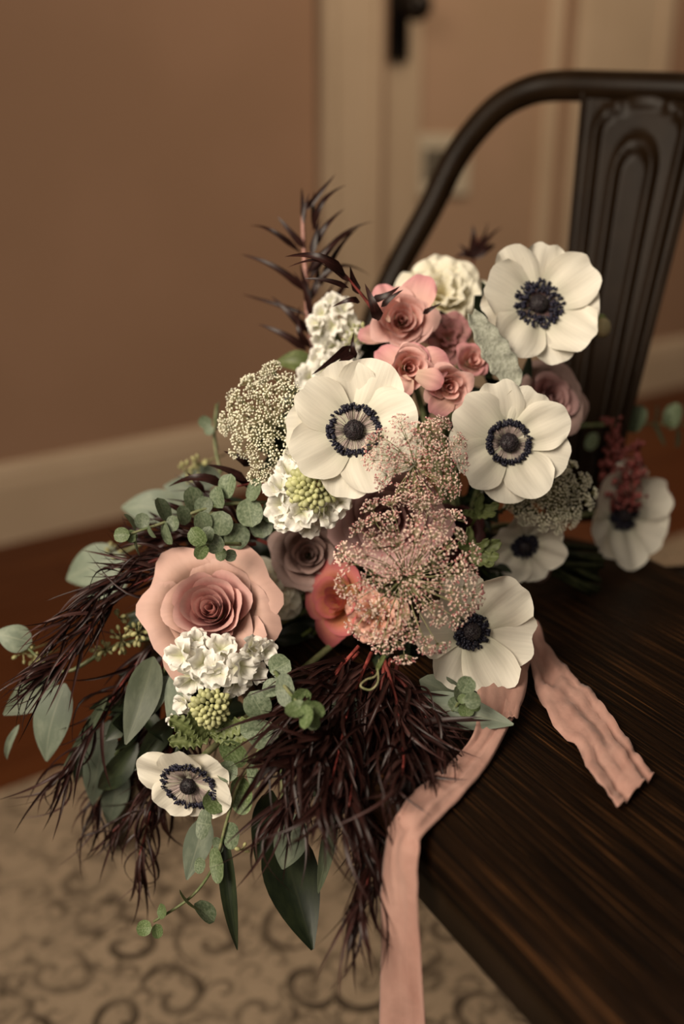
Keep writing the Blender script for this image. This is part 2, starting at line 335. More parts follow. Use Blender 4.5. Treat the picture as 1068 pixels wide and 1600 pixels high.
# door slab with two recessed panels
door = thing('door_1', 'x', 'x', WM); del door['label']; del door['category']; door['kind'] = 'structure'
L0, L1 = xd0+.004, xd1-.004; st0 = wx(655)-L0; st1 = L1-wx(842)
m = MB(); zb = [.01, .22, .80, .93, 1.9, 2.04]
m.box((L0, -.045, .01), (L0+st0, -.008, 2.04)); m.box((L1-st1, -.045, .01), (L1, -.008, 2.04))
for a, b in ((.01, .20), (1.92, 2.04)): m.box((L0+st0, -.045, a), (L1-st1, -.008, b))
o = part('door_frame', m.mesh('door_frame', M_trim, False), door); bevel(o, .004)
m = MB(); m.box((L0+st0, -.04, .20), (L1-st1, -.022, 1.92)); part('door_panel', m.mesh('door_panel', spot_mat('door_panel_paint', (.36, .235, .15), (.39, .25, .165), 3, .6, spec=.2, rnd=0), False), door)
# handle: long escutcheon, lever and knob
hx = wx(622, 60); hz = wz(617, 95)
m = MB(); m.box((hx-.030, -.008, hz), (hx+.030, .004, hz+.24)); o = part('handle_plate', m.mesh('handle_plate', M_iron, False), door); bevel(o, .004)
m = MB(); zz = wz(630, 12); m.tube([(hx, 0, zz), (hx, .045, zz)], .012, 10); m.ball((hx+.005, .055, zz), .034, 14, 10); part('door_handle', m.mesh('door_handle', M_iron), door)
# plate on the door
vt = thing('vent_plate', 'cream square plate with grey louvred insert low on the door', 'vent', WM @ Matrix.Translation((wx(700, 250), -.0215, wz(700, 258))))
a, b = (wx(742, 250)-wx(660, 250))/2, (wz(700, 208)-wz(700, 305))/2
m = MB(); m.box((-a, 0, -b), (a, .010, b)); o = part('plate', m.mesh('plate', M_plate, False), vt); bevel(o, .003)
m = MB()
for q in range(6): m.box((-a*.8, .009, -b*.5+q*b*.18), (a*.05, .014, -b*.5+q*b*.18+b*.12))
o = part('louvre', m.mesh('louvre', M_insert, False), vt)
# rug
ra = on_z(0, 1250, 0); rb = on_z(1050, 868, 0)
ru = WU; dist = (ra-WA).dot(WN)
rug = MB(); nx, ny = 40, 30
rug.box((-1.2, dist, .007), (3.2, dist+2.6, .014))
o = part('rug', rug.mesh('rug', M_rug, False), None, WM); bevel(o, .003)
o['label'] = 'distressed cream rug with dark scroll pattern beneath the chair'; o['category'] = 'rug'

# ---------------------------------------------------------------- chair
ZS = .46
F0 = on_z(668, 1318, ZS); F1 = on_z(925, 1586, ZS); B0 = on_z(993, 854, ZS); B1 = on_z(1068, 893, ZS)
SU = (F0-F1).normalized()                      # along the near edge, away from the camera
SNn = Vector((SU.y, -SU.x, 0)); SNn = SNn if SNn.x > 0 else -SNn
chair = thing('metal_chair', 'dark metal chair with ridged back splat and dark wooden seat', 'chair', Vector((F0.x, F0.y, 0)))
ci = inv(chair)
CM = Matrix((SU, -SNn, Vector((0, 0, 1)))).transposed().to_4x4(); CM.translation = F0    # local: x along grain, -y across
CMi = CM.inverted()
c1 = F0 + SU*.40; c2 = on_z(585, 768, ZS)
q = [F0-SU*.42, c1, c2, B0-SU*.0, B0-SU*.50]
def rounded(q, r):
    out = []; n = len(q)
    for i in range(n):
        p, a, b = q[i], q[i-1], q[(i+1) % n]; da = (a-p).normalized()*r[i]; db = (b-p).normalized()*r[i]
        for k in range(7):
            t = k/6; out.append((p+da)*(1-t)**2 + p*2*t*(1-t) + (p+db)*t*t)
    return out
rim = rounded(q, [.05, .07, .06, .015, .05])
def slab(rim, z0, z1, ins, mat, name, rnd=.006):
    loc = [CMi @ Vector((p.x, p.y, ZS)) for p in rim]; n = len(loc)
    cen = sum((l for l in loc), Vector())/n
    def off(d):
        res = []
        for i in range(n):
            t = (loc[(i+1) % n]-loc[i-1]); t.z = 0; t.normalize(); nn = Vector((-t.y, t.x, 0))
            if nn.dot(cen-loc[i]) < 0: nn = -nn
            res.append(loc[i]+nn*d)
        return res
    b = MB(); rings = []
    for k in range(6):
        a = k/5*PI/2; rings.append((ins+rnd*(1-math.cos(a)), z1-rnd+rnd*math.sin(a)))
    rings = [(ins, z0)] + rings
    vs = []
    for d, z in rings: vs += [(p.x, p.y, z) for p in off(d)]
    fs = [(j*n+i, j*n+(i+1) % n, (j+1)*n+(i+1) % n, (j+1)*n+i) for j in range(len(rings)-1) for i in range(n)]
    fs += [tuple(range(n))[::-1], tuple((len(rings)-1)*n+i for i in range(n))]
    b.add(vs, fs); return part(name, b.mesh(name, mat), chair, ci @ CM)
slab(rim, -.018, 0, .0, M_seat, 'seat', .012)
slab(rim, -.042, -.0185, .004, M_metal, 'seat_rim', .004)
# backrest: hoop through located points
def hp(px, py, y):      # point of the pixel's ray at world forward distance y
    d = ray(px, py); return CAM + d*(y/d.y)
hoop = [hp(548, 640, .90), hp(585, 500, .92), hp(620, 420, .93), hp(672, 325, .935), hp(714, 242, .935), hp(768, 176, .925), hp(818, 145, .912), hp(870, 134, .898), hp(960, 136, .868), hp(1068, 140, .835), hp(1190, 146, .80), hp(1300, 178, .77), hp(1380, 260, .75), hp(1440, 420, .735), hp(1480, 640, .72)]
def flat_tube(b, pts, ra, rb, n=10, sub=5):
    mcount = (len(pts)-1)*sub; pts = [poly(pts, k/mcount) for k in range(mcount+1)]; k = len(pts); nrm = Vector((-.45, -.88, .15)).normalized(); vs = []
    for i, p in enumerate(pts):
        t = (pts[min(k-1, i+1)]-pts[max(0, i-1)]).normalized(); s = t.cross(nrm).normalized(); d = s.cross(t)
        for q_ in range(n):
            an = 2*PI*q_/n; vs.append(p+s*math.cos(an)*ra+d*math.sin(an)*rb)
    b.add(vs, [(i*n+q_, i*n+(q_+1) % n, (i+1)*n+(q_+1) % n, (i+1)*n+q_) for i in range(k-1) for q_ in range(n)] + [tuple(range(n))[::-1], tuple((k-1)*n+q_ for q_ in range(n))])
lfoot = Vector((-.03, 1.16, .015)); rfoot = Vector((.50, .92, .015))
b = MB(); flat_tube(b, hoop, .0125, .010)
part('back_hoop', b.mesh('back_hoop', M_metal), chair, ci)
# splat: tapered sheet with raised ridges
TL, TR, BL, BR = hp(912, 140, .883), hp(1123, 140, .82), hp(852, 815, .775), hp(948, 815, .735)
TLR = ((TR-TL)).normalized(); SN = (TL-BL).cross(TLR).normalized()
if SN.y > 0: SN = -SN
def bump1(x, c, wd): return math.exp(-((x-c)/wd)**2)
def splat(u, v):
    p = TL.lerp(TR, (u+1)/2).lerp(BL.lerp(BR, (u+1)/2), v)
    h = 0
    for uu, top in ((.70, .03), (.31, .125)):        # nested arch ridges
        yy = v-top; 
        if v < top+.07:
            rr = math.hypot(u/uu, (v-top-.07)/.07) if True else 0
            h += bump1(rr, 1, .052/uu)
        else: h += bump1(abs(u), uu, .052)
    h += .6*bump1(abs(u), 1.0, .06)
    return p + SN*(h*.0065+.002)
b = MB(); b.sheet(splat, 90, 70)
o = part('splat', b.mesh('splat', M_metal), chair, ci); s = o.modifiers.new('s', 'SOLIDIFY'); s.thickness = .002
for pts in ([hp(548, 640, .90), c2+Vector((-.01, .01, -.03)), lfoot], [hp(1480, 640, .72), Vector((.44, .76, ZS-.03)), rfoot],
            [c1+Vector((.02, -.015, -.03)), Vector((c1.x-.10, c1.y+.20, .015))], [F0-SU*.40+SNn*.04+Vector((0, 0, -.03)), F0-SU*.46+SNn*.02+Vector((0, 0, -ZS+.015))]):
    b = MB(); b.tube(pts, (.014, .011), 10, sub=4); part('leg', b.mesh('leg', M_metal), chair, ci)
b = MB(); b.tube([B0+Vector((-.03, .0, -.03)), Vector((.44, .76, ZS-.03))], .009, 8); part('rear_rail', b.mesh('rear_rail', M_metal), chair, ci)

# ---------------------------------------------------------------- leaves
def leaf_mesh(name, mat, prof, bend=.15, fold=.1, twist=0, wave=0, nu=4, nv=10, asp=1):
    def fn(u, v):
        wdt = prof(v)*.5; a = twist*v
        x = u*wdt; z = bend*math.sin(v*PI*.9)*1.0 - bend*v + asp*fold*abs(u)*wdt + wave*math.sin(v*14)*abs(u)
        return Vector((x*math.cos(a), v, z + asp*x*math.sin(a)))
    b = MB(); b.sheet(fn, nu, nv); return b.mesh(name, mat)
lance = lambda v: (math.sin(PI*min(1, v**.8))**.9+.04)*(1 if v < .999 else .1)
def roundp(v): return 1.06*math.sqrt(max(0, 1-(2*v-1)**2))**.9+.03
def ovate(v): return max(.03, math.sin(PI*v**.75))**.8
def willow(v): return max(.02, (v*6 if v < .16 else 1)*(1-max(0, v-.16)/.84)**.7)
LF = {}
def leafset(key, mat, prof, n=5, bend=.15, fold=.15, tw=.3, nu=4, nv=10, wave=0, asp=1):
    r = random.Random(key); LF[key] = [leaf_mesh('leaf', mat, prof, bend*r.uniform(.2, 1.6)*r.choice((1, 1, -1)), fold*r.uniform(.5, 1.5), r.uniform(-tw, tw), wave*r.uniform(-1, 1), nu, nv, asp) for _ in range(n)]
leafset('ag', M_ag, willow, 14, .34, 1, 1.2, 2, 10, 0, .05); leafset('agl', M_agl, willow, 10, .26, 1, 1.0, 2, 10, 0, .05)
leafset('euc', M_euc, roundp, 5, .08, .12, .2, 6, 10); leafset('eucg', M_eucg, roundp, 4, .10, .15, .2, 6, 10)
leafset('silver', M_silver, ovate, 5, .10, .12, .2, 6, 12, .012, .4); leafset('dull', M_dull, ovate, 5, .10, .15, .2, 6, 12, .012, .4)
leafset('deep', M_deep, ovate, 5, .12, .4, .4, 4, 10, 0, .4); leafset('lime', M_lime, ovate, 4, .15, .2, .3, 4, 10)
def place_leaf(key, base, tip, width, parent, normal, rr, name='leaf'):
    d = tip-base; L_ = d.length; y = d/L_; z = normal-y*normal.dot(y)
    if z.length < 1e-3: z = UP-y*UP.dot(y)
    z.normalize(); x = y.cross(z)
    Mx = Matrix((x*width, y*L_, z*L_)).transposed().to_4x4(); Mx.translation = base
    return part(name, rr.choice(LF[key]), parent, inv(parent) @ Mx)
def stem_part(parent, pts, rad, mat, name='stem', n=6, sub=4):
    b = MB(); b.tube(pts, rad, n, sub=sub); return part(name, b.mesh(name, mat), parent, inv(parent))
def manual_leaves(root, rows, rr, keydef, tiltn=.5):
    # rows: (bx, by, tx, ty, w px, Zb, Zt, key)
    for row in rows:
        bx, by, tx, ty, wp, Zb, Zt = row[:7]; key = row[7] if len(row) > 7 else keydef
        n = cdir(rr.uniform(-tiltn, tiltn), rr.uniform(-tiltn, tiltn)+.15, 1)
        place_leaf(key, P(bx, by, Zb), P(tx, ty, Zt), wp*(1.5 if key[:2] == 'ag' else 1)*Zb/F, root, n, rr)
def sprig(name, label, cat, group, stem, Zs, rows=(), n=0, L_=.045, wd=.0035, key='ag', key2=None, smat=None, rad=(.0013, .0006), seed=1, spread=.55, flat=.5, t0=.08, side=1.0, droop=0):
    rr = random.Random(seed); k = len(stem)
    pts = [P(x, y, Zs[0]+(Zs[1]-Zs[0])*i/(k-1)) for i, (x, y) in enumerate(stem)]
    root = thing(name, label, cat, pts[0], group)
    stem_part(root, pts, rad, smat or M_agst, n=5, sub=5)
    manual_leaves(root, rows, rr, key)
    for i in range(n):
        t = t0+(1-t0)*(i+rr.random()*.8)/n
        p = poly(pts, t); tan = (poly(pts, min(1, t+.03))-poly(pts, max(0, t-.03))).normalized()
        az = rr.uniform(0, 2*PI); s1 = tan.cross(FW).normalized(); s2 = tan.cross(s1)
        side_v = s1*math.cos(az)+s2*math.sin(az)*flat
        a = spread*rr.uniform(.25, 1.6)*side
        d = (tan*math.cos(a)+side_v*math.sin(a)+Vector((0, 0, -droop))).normalized(); l = L_*rr.uniform(.6, 1.2)*(1-.25*t)
        nn = (UP*rr.uniform(-.3, 1)-FW*rr.uniform(.2, 1)+RT*rr.uniform(-.8, .8)).normalized()
        place_leaf(key if not key2 or rr.random() < .6 else key2, p, p+d*l, wd*(.66 if key[:2] == 'ag' else 1)*rr.uniform(.7, 1.3), root, nn, rr)
    return root

# ---------------------------------------------------------------- flowers
def flower_frame(px, py, Z, face=(0, .1, 1), roll=0):
    return frame(P(px, py, Z), cdir(*face)) @ Matrix.Rotation(roll, 4, 'Z')
def petal_fn(L_, W, rise, cup, curl, ruff, ph, notch=0, base_w=.25, fr=5):
    def fn(u, v):
        wv = base_w+(1-base_w)*math.sin(min(1, v*1.25)*PI/2)
        wv = W/2*wv*(1-.12*max(0, v-.6)/.4)
        x = u*wv; y = L_*v*(1-.27*abs(u)**2.5*v - notch*math.exp(-(u*3)**2)*v**6)
        e = v**2
        z = rise*y + cup*L_*(v**2)*.5 - curl*L_*max(0, v-.6)**2*2 + W*.16*cup*u*u*e + W*.05*math.sin(u*6.5+ph*3)*v*(1-v)*2.2
        z += ruff*L_*e*(math.sin(u*fr+ph)*.8+math.sin(u*fr*2.1+ph*2+v*3)*.35+.25*math.sin(v*7+ph)*abs(u))
        return Vector((x, y, z))
    return fn
def stem_to(root, M, target, r=.0022, mat=None):
    p0 = M.translation.copy(); ax = M.to_3x3() @ Vector((0, 0, -1))
    b = MB(); b.tube([p0+ax*.002, p0+ax*.02, (p0+ax*.035).lerp(target, .45), target], r, 6, sub=4)
    part('stem', b.mesh('stem', mat or M_stem), root, inv(root))
BIND = P(720, 850, .665)       # where all the stems are tied together
def anemone(label, px, py, Rp, Z, face, roll, seed, n=9, cup=.25, rise=.10, ring=.36, pale=True, ruff=.035, lens=None, petals=None, stem=True):
    rr = random.Random(seed); R = Rp*Z/F
    M = flower_frame(px, py, Z, face, roll); root = thing('anemone', label, 'flower', M, 'white anemones in the bouquet')
    pl = petals or [(i*2*PI/n*1.0 + rr.uniform(-.12, .12) + (0 if i % 2 else .1), rr.uniform(.92, 1.06), .86, i % 2) for i in range(n)]
    for a, ls, ws, lay in pl:
        fn = petal_fn(R*ls, R*ws*rr.uniform(.95, 1.25), rise+(.09 if lay else 0)+rr.uniform(-.03, .03), cup, rr.uniform(.0, .25), ruff*rr.uniform(.6, 1.3), rr.uniform(0, 6), rr.choice((0, .05, .09)), .3)
        b = MB(); b.sheet(fn, 12, 14)
        part('petal', b.mesh('petal', M_white), root, Matrix.Rotation(a, 4, 'Z') @ Matrix.Translation((0, R*.03, .0008*lay)))
    rd = R*.145
    b = MB(); b.ball((0, 0, rd*.7), rd, 20, 12, 0, (1, 1, .95), None, .12)
    for k in range(140):
        th = math.acos(rr.uniform(.0, 1)); ph = rr.uniform(0, 6.3)
        b.octa((rd*math.sin(th)*math.cos(ph), rd*math.sin(th)*math.sin(ph), rd*(.7+math.cos(th)*.95)), rd*.11)
    part('flower_eye', b.mesh('flower_eye', M_black), root, label='black domed centre')
    b = MB(); Rr = R*ring
    for k in range(300):
        a = rr.uniform(0, 2*PI); r1 = Rr*(rr.uniform(.86, 1.08) if pale else rr.uniform(.55, 1.1)); h = R*rr.uniform(.05, .13)
        c, s = math.cos(a), math.sin(a)
        b.tube([(c*rd*.8, s*rd*.8, rd*.2), (c*r1*.7, s*r1*.7, h*.8), (c*r1, s*r1, h)], R*.0035, 3, 0)
        an = a+rr.uniform(-.5, .5); t = Vector((math.cos(an), math.sin(an), rr.uniform(-.3, .6)))*R*.028
        cc = Vector((c*r1, s*r1, h+R*.01)); b.tube([cc-t, cc, cc+t], R*.018, 5, 1)
    part('stamens', b.mesh('stamens', [M_fil if pale else M_filb, M_navy]), root, kind='stuff', label='ring of navy anthers')
    if stem: stem_to(root, M, BIND)
    return root
def rose_petal(r0, h, ha, openn, roll, point, ph, ruff=.02):
    def fn(u, v):
        ve = v*(1-.30*abs(u)**2.6)
        a = u*ha*(.55+.45*math.sin(min(1, v*1.4)*PI/2)); hh = h*(ve + point*v**4*math.exp(-(u*3)**2))
        r = r0*(.28+.72*math.sin(min(1, ve*1.3)*PI/2)) + openn*r0*ve*ve
        e = max(0, ve-.66)/.34
        k = 1+.35*math.sin(u*3.3+ph)
        r += roll*r0*e**1.5*k; hh -= roll*r0*1.1*e**2.2*k
        r *= 1+ruff*ve*math.sin(u*5+ph)+ruff*.6*e*math.sin(u*11+ph*2)
        return Vector((r*math.sin(a), r*math.cos(a), hh))
    return fn
def rose(label, px, py, Rp, Z, face, roll, seed, mi, mo, n=20, H=1.0, outer=5, tight=1.0, name='rose', group='roses in the bouquet', ruff=.02, oopen=.4, cat='flower', hrel=.15, rollk=.22):
    rr = random.Random(seed); R = Rp*Z/F; H_ = R*H*.8
    M = flower_frame(px, py, Z, face, roll); root = thing(name, label, cat, M @ Matrix.Translation((0, 0, -H_)), group); 
    a = 0
    for i in range(n):
        t = i/(n-1); a += 2.4+rr.uniform(-.2, .2)
        r0 = R*(.05+.62*t**(1.0*tight)); ha = lerp(2.3, .98, min(1, t*1.8))
        h = H_*(lerp(.86, 1.0, smooth(t*2)) - hrel*max(0, t-.5)*2)*rr.uniform(.97, 1.03)
        b = MB(); b.sheet(rose_petal(r0, h, ha, .10+.22*t, .10+rollk*t, .03, rr.uniform(0, 6), ruff), 12, 10)
        part('petal', b.mesh('petal', mi if t < .72 else mo), root, Matrix.Rotation(a, 4, 'Z'))
    for i in range(outer):
        a = i*2*PI/outer+rr.uniform(-.25, .25)
        b = MB(); b.sheet(rose_petal(R*.64, H_*rr.uniform(.76, .92), 1.0, oopen*rr.uniform(.6, 1.1), .42*rr.uniform(.5, 1.3), .03, rr.uniform(0, 6), ruff*2), 14, 12)
        part('petal', b.mesh('petal', mo), root, Matrix.Rotation(a, 4, 'Z'))
    b = MB(); b.ball((0, 0, 0), R*.2, 8, 6); part('calyx', b.mesh('calyx', M_green), root)
    stem_to(root, root.matrix_basis.copy(), BIND)
    return root
def ruffled(label, px, py, Rp, Z, face, seed, mi, n=30, group=None, name='carnation', ruff=.16):
    rr = random.Random(seed); R = Rp*Z/F; M = flower_frame(px, py, Z, face, 0); root = thing(name, label, 'flower', M @ Matrix.Translation((0, 0, -R*.6)), group)
    for i in range(n):
        t = i/(n-1); el = lerp(1.35, .10, t**.8)+rr.uniform(-.1, .1); L_ = R*lerp(.65, 1.0, t)
        fn = petal_fn(L_, L_*.95, 0, .3, .5, ruff, rr.uniform(0, 6), 0, .2, fr=6)
        b = MB(); b.sheet(fn, 14, 10)
        part('petal', b.mesh('petal', mi), root, Matrix.Rotation(i*2.4+rr.uniform(-.2, .2), 4, 'Z') @ Matrix.Translation((0, R*.05*t, R*.15*(1-t))) @ Matrix.Rotation(el, 4, 'X'))
    b = MB(); b.ball((0, 0, 0), R*.2, 8, 6); part('calyx', b.mesh('calyx', M_green), root)
    stem_to(root, root.matrix_basis.copy(), BIND); return root
# stock florets
def floret_mesh(seed, mat):
    rr = random.Random(seed); b = MB(); k = rr.choice((7, 8, 9))
    for i in range(k):
        el = lerp(1.15, .15, i/(k-1)); a = i*2.4+rr.uniform(-.3, .3); s = rr.uniform(.85, 1.1)
        fn0 = petal_fn(s, s*.95, 0, .35, .6, .13, rr.uniform(0, 6), .12, .3, fr=5)
        Mx = Matrix.Rotation(a, 4, 'Z') @ Matrix.Rotation(el, 4, 'X'); b.sheet(lambda u, v: Mx @ fn0(u, v), 8, 7)
    return b.mesh('floret', mat)
FLO = [floret_mesh(s, M_stock) for s in range(5)]; FLOC = [floret_mesh(s+9, M_cream) for s in range(3)]
b = MB(); b.ball((0, 0, .5), .5, 8, 6, 0, (.8, .8, 1.15)); BUDM = b.mesh('bud', M_bud); b = MB(); b.ball((0, 0, .5), .5, 8, 6, 0, (.8, .8, 1.15)); SEEDM = b.mesh('bud', M_seed)
def stock(label, spots, Z, budspots, seed, group='white stock flowers in the bouquet', flo=FLO, buds=0, face=(0, 0, 1), bc=None, target=None, stem_end=None):
    rr = random.Random(seed); c = P(spots[0][0], spots[0][1], Z+.035); root = thing('stock_flower', label, 'flower', c, group)
    for (x, y, r) in spots:
        z = Z+rr.uniform(-.006, .006); Mx = frame(P(x, y, z+.010+(.0 if r > 24 else .002)), cdir((x-spots[0][0])/90+rr.uniform(-.3, .3), -(y-spots[0][1])/90+rr.uniform(-.2, .3), 1)) @ Matrix.Rotation(rr.uniform(0, 6), 4, 'Z') @ Matrix.Scale(r*1.15*Z/F, 4)
        part('floret', rr.choice(flo), root, inv(root) @ Mx)
    for (x, y, rs, k) in budspots:
        cc = P(x, y, Z+.004)
        for i in range(k):
            rad = math.sqrt((i+.5)/k); a = i*2.4; r = rs*Z/F
            d = cdir(math.cos(a)*rad, math.sin(a)*rad, 1.1-rad*.8)
            s = r*lerp(.30, .46, rad)*rr.uniform(.8, 1.2)
            p = cc + d*r*.72
            part('bud', BUDM, root, inv(root) @ frame(p, d) @ Matrix.Scale(s, 4))
    b = MB(); b.tube([c-FW*.022, c+FW*.02, c.lerp(BIND, .4)+FW*.035, BIND], .0022, 6, sub=3); part('stem', b.mesh('stem', M_stem), root, inv(root))
    return root
# lace umbels
def umbellet(seed, kind):
    rr = random.Random(seed); b = MB(); k = 20 if kind == 'white' else 25
    for i in range(k):
        rad = math.sqrt((i+.5)/k); a = i*2.4+rr.uniform(-.3, .3); el = rad*1.15
        d = Vector((math.sin(el)*math.cos(a), math.sin(el)*math.sin(a), math.cos(el)*.8))*rr.uniform(.85, 1.1)
        b.tube([(0, 0, 0), d], .012 if kind != 'white' else .018, 3, 0)
        if kind == 'white':
            b.ball(d, rr.uniform(.085, .13), 6, 4, 1)
            if rr.random() < .5: b.ball(d+Vector((rr.uniform(-.12, .12), rr.uniform(-.12, .12), .03)), .08, 5, 3, 1)
        else:
            for q_ in range(4):
                o_ = Vector((rr.uniform(-.09, .09), rr.uniform(-.09, .09), rr.uniform(-.04, .06)))
                b.octa(d+o_, rr.uniform(.05, .085), 2 if rr.random() < .36 else 1)
    return b.mesh('umbellet', [M_ped, M_flw if kind == 'white' else M_flp, M_flr])
UMB = {k: [umbellet(s, k) for s in range(5)] for k in ('white', 'pink')}
def umbel(label, hub, Z, Rp, face, n, ur, kind, seed, group, sy=1.0, dome=.35, centers=None, rayl=.4, off=(0, 0)):
    rr = random.Random(seed); M = flower_frame(hub[0], hub[1], Z, face); R = Rp*Z/F
    root = thing('lace_flower', label, 'flower', M, group); rays = MB()
    base = Vector((0, 0, -R*rayl))
    for i in range(n):
        rad = math.sqrt((i+.5)/n); a = i*2.4+rr.uniform(-.2, .2)
        p = Vector((math.cos(a)*rad*R+off[0]*R, math.sin(a)*rad*R*sy+off[1]*R, dome*R*(1-rad*rad)-.0+rr.uniform(-.05, .05)*R))
        d = (p-base).normalized(); s = ur*Z/F*rr.uniform(.75, 1.15)
        rays.tube([base, (base+p)/2+d.cross(Vector((0, 0, 1)))*R*.04, p-d*s*.6], .00028, 3, sub=2)
        part('umbellet', rr.choice(UMB[kind]), root, frame(p-d*s*.6, d, Vector((0, 1, .01))) @ Matrix.Rotation(rr.uniform(0, 6), 4, 'Z') @ Matrix.Scale(s, 4))
    part('ray', rays.mesh('ray', M_ped), root, kind='stuff')
    stem_to(root, M @ Matrix.Translation(base), BIND, .0014); return root

# --- anemones
anemone('large white anemone in the centre, with pale ring around its black eye', 553, 674, 106, .545, (-.05, .12, 1), .1, 11, n=9, cup=.22)
anemone('topmost white anemone with ruffled petals, against the dark chair back', 838, 478, 97, .615, (.12, .12, 1), .5, 12, n=9, cup=.35, rise=.05, ring=.37, pale=False, ruff=.06)
anemone('white anemone right of centre with round open petals and dark ringed eye', 792, 692, 98, .575, (.10, -.02, 1), .2, 13, n=9, cup=.18, ring=.33)
anemone('cupped white anemone above the ribbon, lower right of the pink lace', 733, 985, 98, .565, (.25, -.05, 1), .35, 14, n=6, cup=.55, rise=.08, ring=.27, pale=False, ruff=.045)
a5 = [(1.25, 1.0, .8, 0), (.15, .80, .9, 1), (-.9, .85, .9, 0), (-2.0, .80, .8, 1), (-2.9, .75, .85, 0), (2.3, .8, .8, 1)]
anemone('small white anemone hanging low on the left, navy ring eye', 297, 1222, 88, .545, (-.25, -.55, 1), 0, 15, cup=.15, rise=.0, ring=.47, petals=a5, ruff=.05)
anemone('blurred white anemone at the far right edge of the bouquet, over the floor', 968, 802, 84, .74, (.5, -.05, 1), 0, 16, n=6, cup=.45, ring=.3, pale=False)
anemone('shaded white anemone half hidden under the white lace, above the seat', 818, 850, 66, .655, (.05, -.65, 1), 0, 17, n=7, cup=.35, ring=.3, pale=False)
# --- roses
rose('large open blush rose with tan outer petals at left', 322, 945, 100, .552, (-.05, .28, 1), .2, 21, M_blush, M_blusho, n=26, outer=7, H=1.2, oopen=.4, hrel=.38)
rose('shaded mauve rose between the blush rose and pink lace', 482, 866, 62, .61, (.05, .1, 1), 0, 22, M_mauve, M_mauve, n=18, outer=5)
rose('dusty pink rose below the central anemone, behind the lace', 605, 812, 82, .582, (-.1, .05, 1), 1, 23, M_dusty, M_dusty, n=18, outer=5, tight=.9)
rose('coral and magenta rose left of the pink lace', 515, 940, 55, .60, (-.6, .1, 1), .3, 24, M_coral, M_coral, n=10, outer=5, H=1.3)
rose('pink spray rose open to a peach spiral, topmost of the pink roses', 628, 497, 50, .60, (-.02, -.05, 1), .3, 25, M_spray, M_spray, n=15, outer=4, H=1.3, tight=.9, oopen=.25, rollk=.06, hrel=.25)
rose('pink rosebud with tight peach centre just above the central anemone', 643, 574, 39, .575, (.12, -.1, 1), 0, 26, M_spray, M_spray, n=10, outer=3, H=1.6, tight=.9, oopen=.2, rollk=.06, hrel=.25)
rose('lowest coral pink rosebud, beside the burgundy leaves', 705, 606, 39, .575, (.12, -.2, 1), 2, 27, M_spray, M_spray, n=11, outer=4, H=1.5, oopen=.2, rollk=.06, hrel=.25)
rose('pink rosebud tucked beside the grey felted leaf', 742, 560, 28, .61, (.2, .1, 1), 1, 28, M_spray, M_sprayo, n=10, outer=4, H=1.5, rollk=.08, hrel=.2)
rose('dusty mauve rose at right, below the topmost anemone', 872, 620, 60, .645, (.35, .15, 1), .6, 30, M_dusty, M_mauve, n=18, outer=5)
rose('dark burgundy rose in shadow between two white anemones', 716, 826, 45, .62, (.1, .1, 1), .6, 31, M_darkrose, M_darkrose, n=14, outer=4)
def loose(root, rows, mat, seed):       # extra wide petals (px centre base -> tip)
    rr = random.Random(seed)
    for bx, by, tx, ty, wp, Zb, Zt in rows:
        p0 = P(bx, by, Zb); p1 = P(tx, ty, Zt); L_ = (p1-p0).length; W = wp*Zb/F
        y = (p1-p0)/L_; z = cdir(rr.uniform(-.3, .3), rr.uniform(0, .5), 1); z = (z-y*z.dot(y)).normalized(); x = y.cross(z)
        Mx = Matrix((x, y, z)).transposed().to_4x4(); Mx.translation = p0
        b = MB(); b.sheet(petal_fn(L_, W, 0, .35, .5, .05, rr.uniform(0, 6), 0, .4), 12, 12)
        part('petal', b.mesh('petal', mat), root, inv(root) @ Mx)
rs = [o for o in C.objects if o.name.startswith('rose') and o.type == 'EMPTY']
loose(rs[4], [(640, 500, 665, 430, 62, .61, .612), (615, 500, 592, 445, 46, .61, .61), (600, 530, 560, 520, 40, .615, .62)], M_sprayo, 1)
loose(rs[5], [(640, 590, 570, 575, 62, .59, .60), (640, 590, 590, 545, 50, .59, .60), (650, 580, 700, 560, 60, .588, .585), (640, 590, 620, 615, 40, .58, .58), (650, 585, 692, 600, 40, .575, .575), (640, 570, 660, 540, 50, .59, .585)], M_sprayo, 2)
loose(rs[6], [(705, 620, 675, 648, 42, .585, .575), (708, 620, 735, 640, 44, .585, .58), (700, 610, 668, 605, 40, .585, .58)], M_sprayo, 3)
ruffled('ruffled dusty pink open rose behind the pink rosebuds', 698, 522, 46, .635, (-.1, .2, 1), 29, M_sprayo, 14, 'roses in the bouquet', 'rose', ruff=.07)
ruffled('ruffled peach and pink rose at the foot of the pink lace', 588, 970, 52, .592, (-.1, -.3, 1), 32, M_peach, 26, 'roses in the bouquet', 'rose', ruff=.10)
ruffled('large creamy ruffled bloom at the top, left of the topmost anemone', 690, 452, 80, .66, (-.1, .25, 1), 33, M_cream, 26, None, 'peony', ruff=.09)
ruffled('shaded cream ruffled bloom right of the blush rose', 425, 930, 60, .615, (.3, 0, 1), 34, M_cream, 24, None, 'peony', ruff=.10)
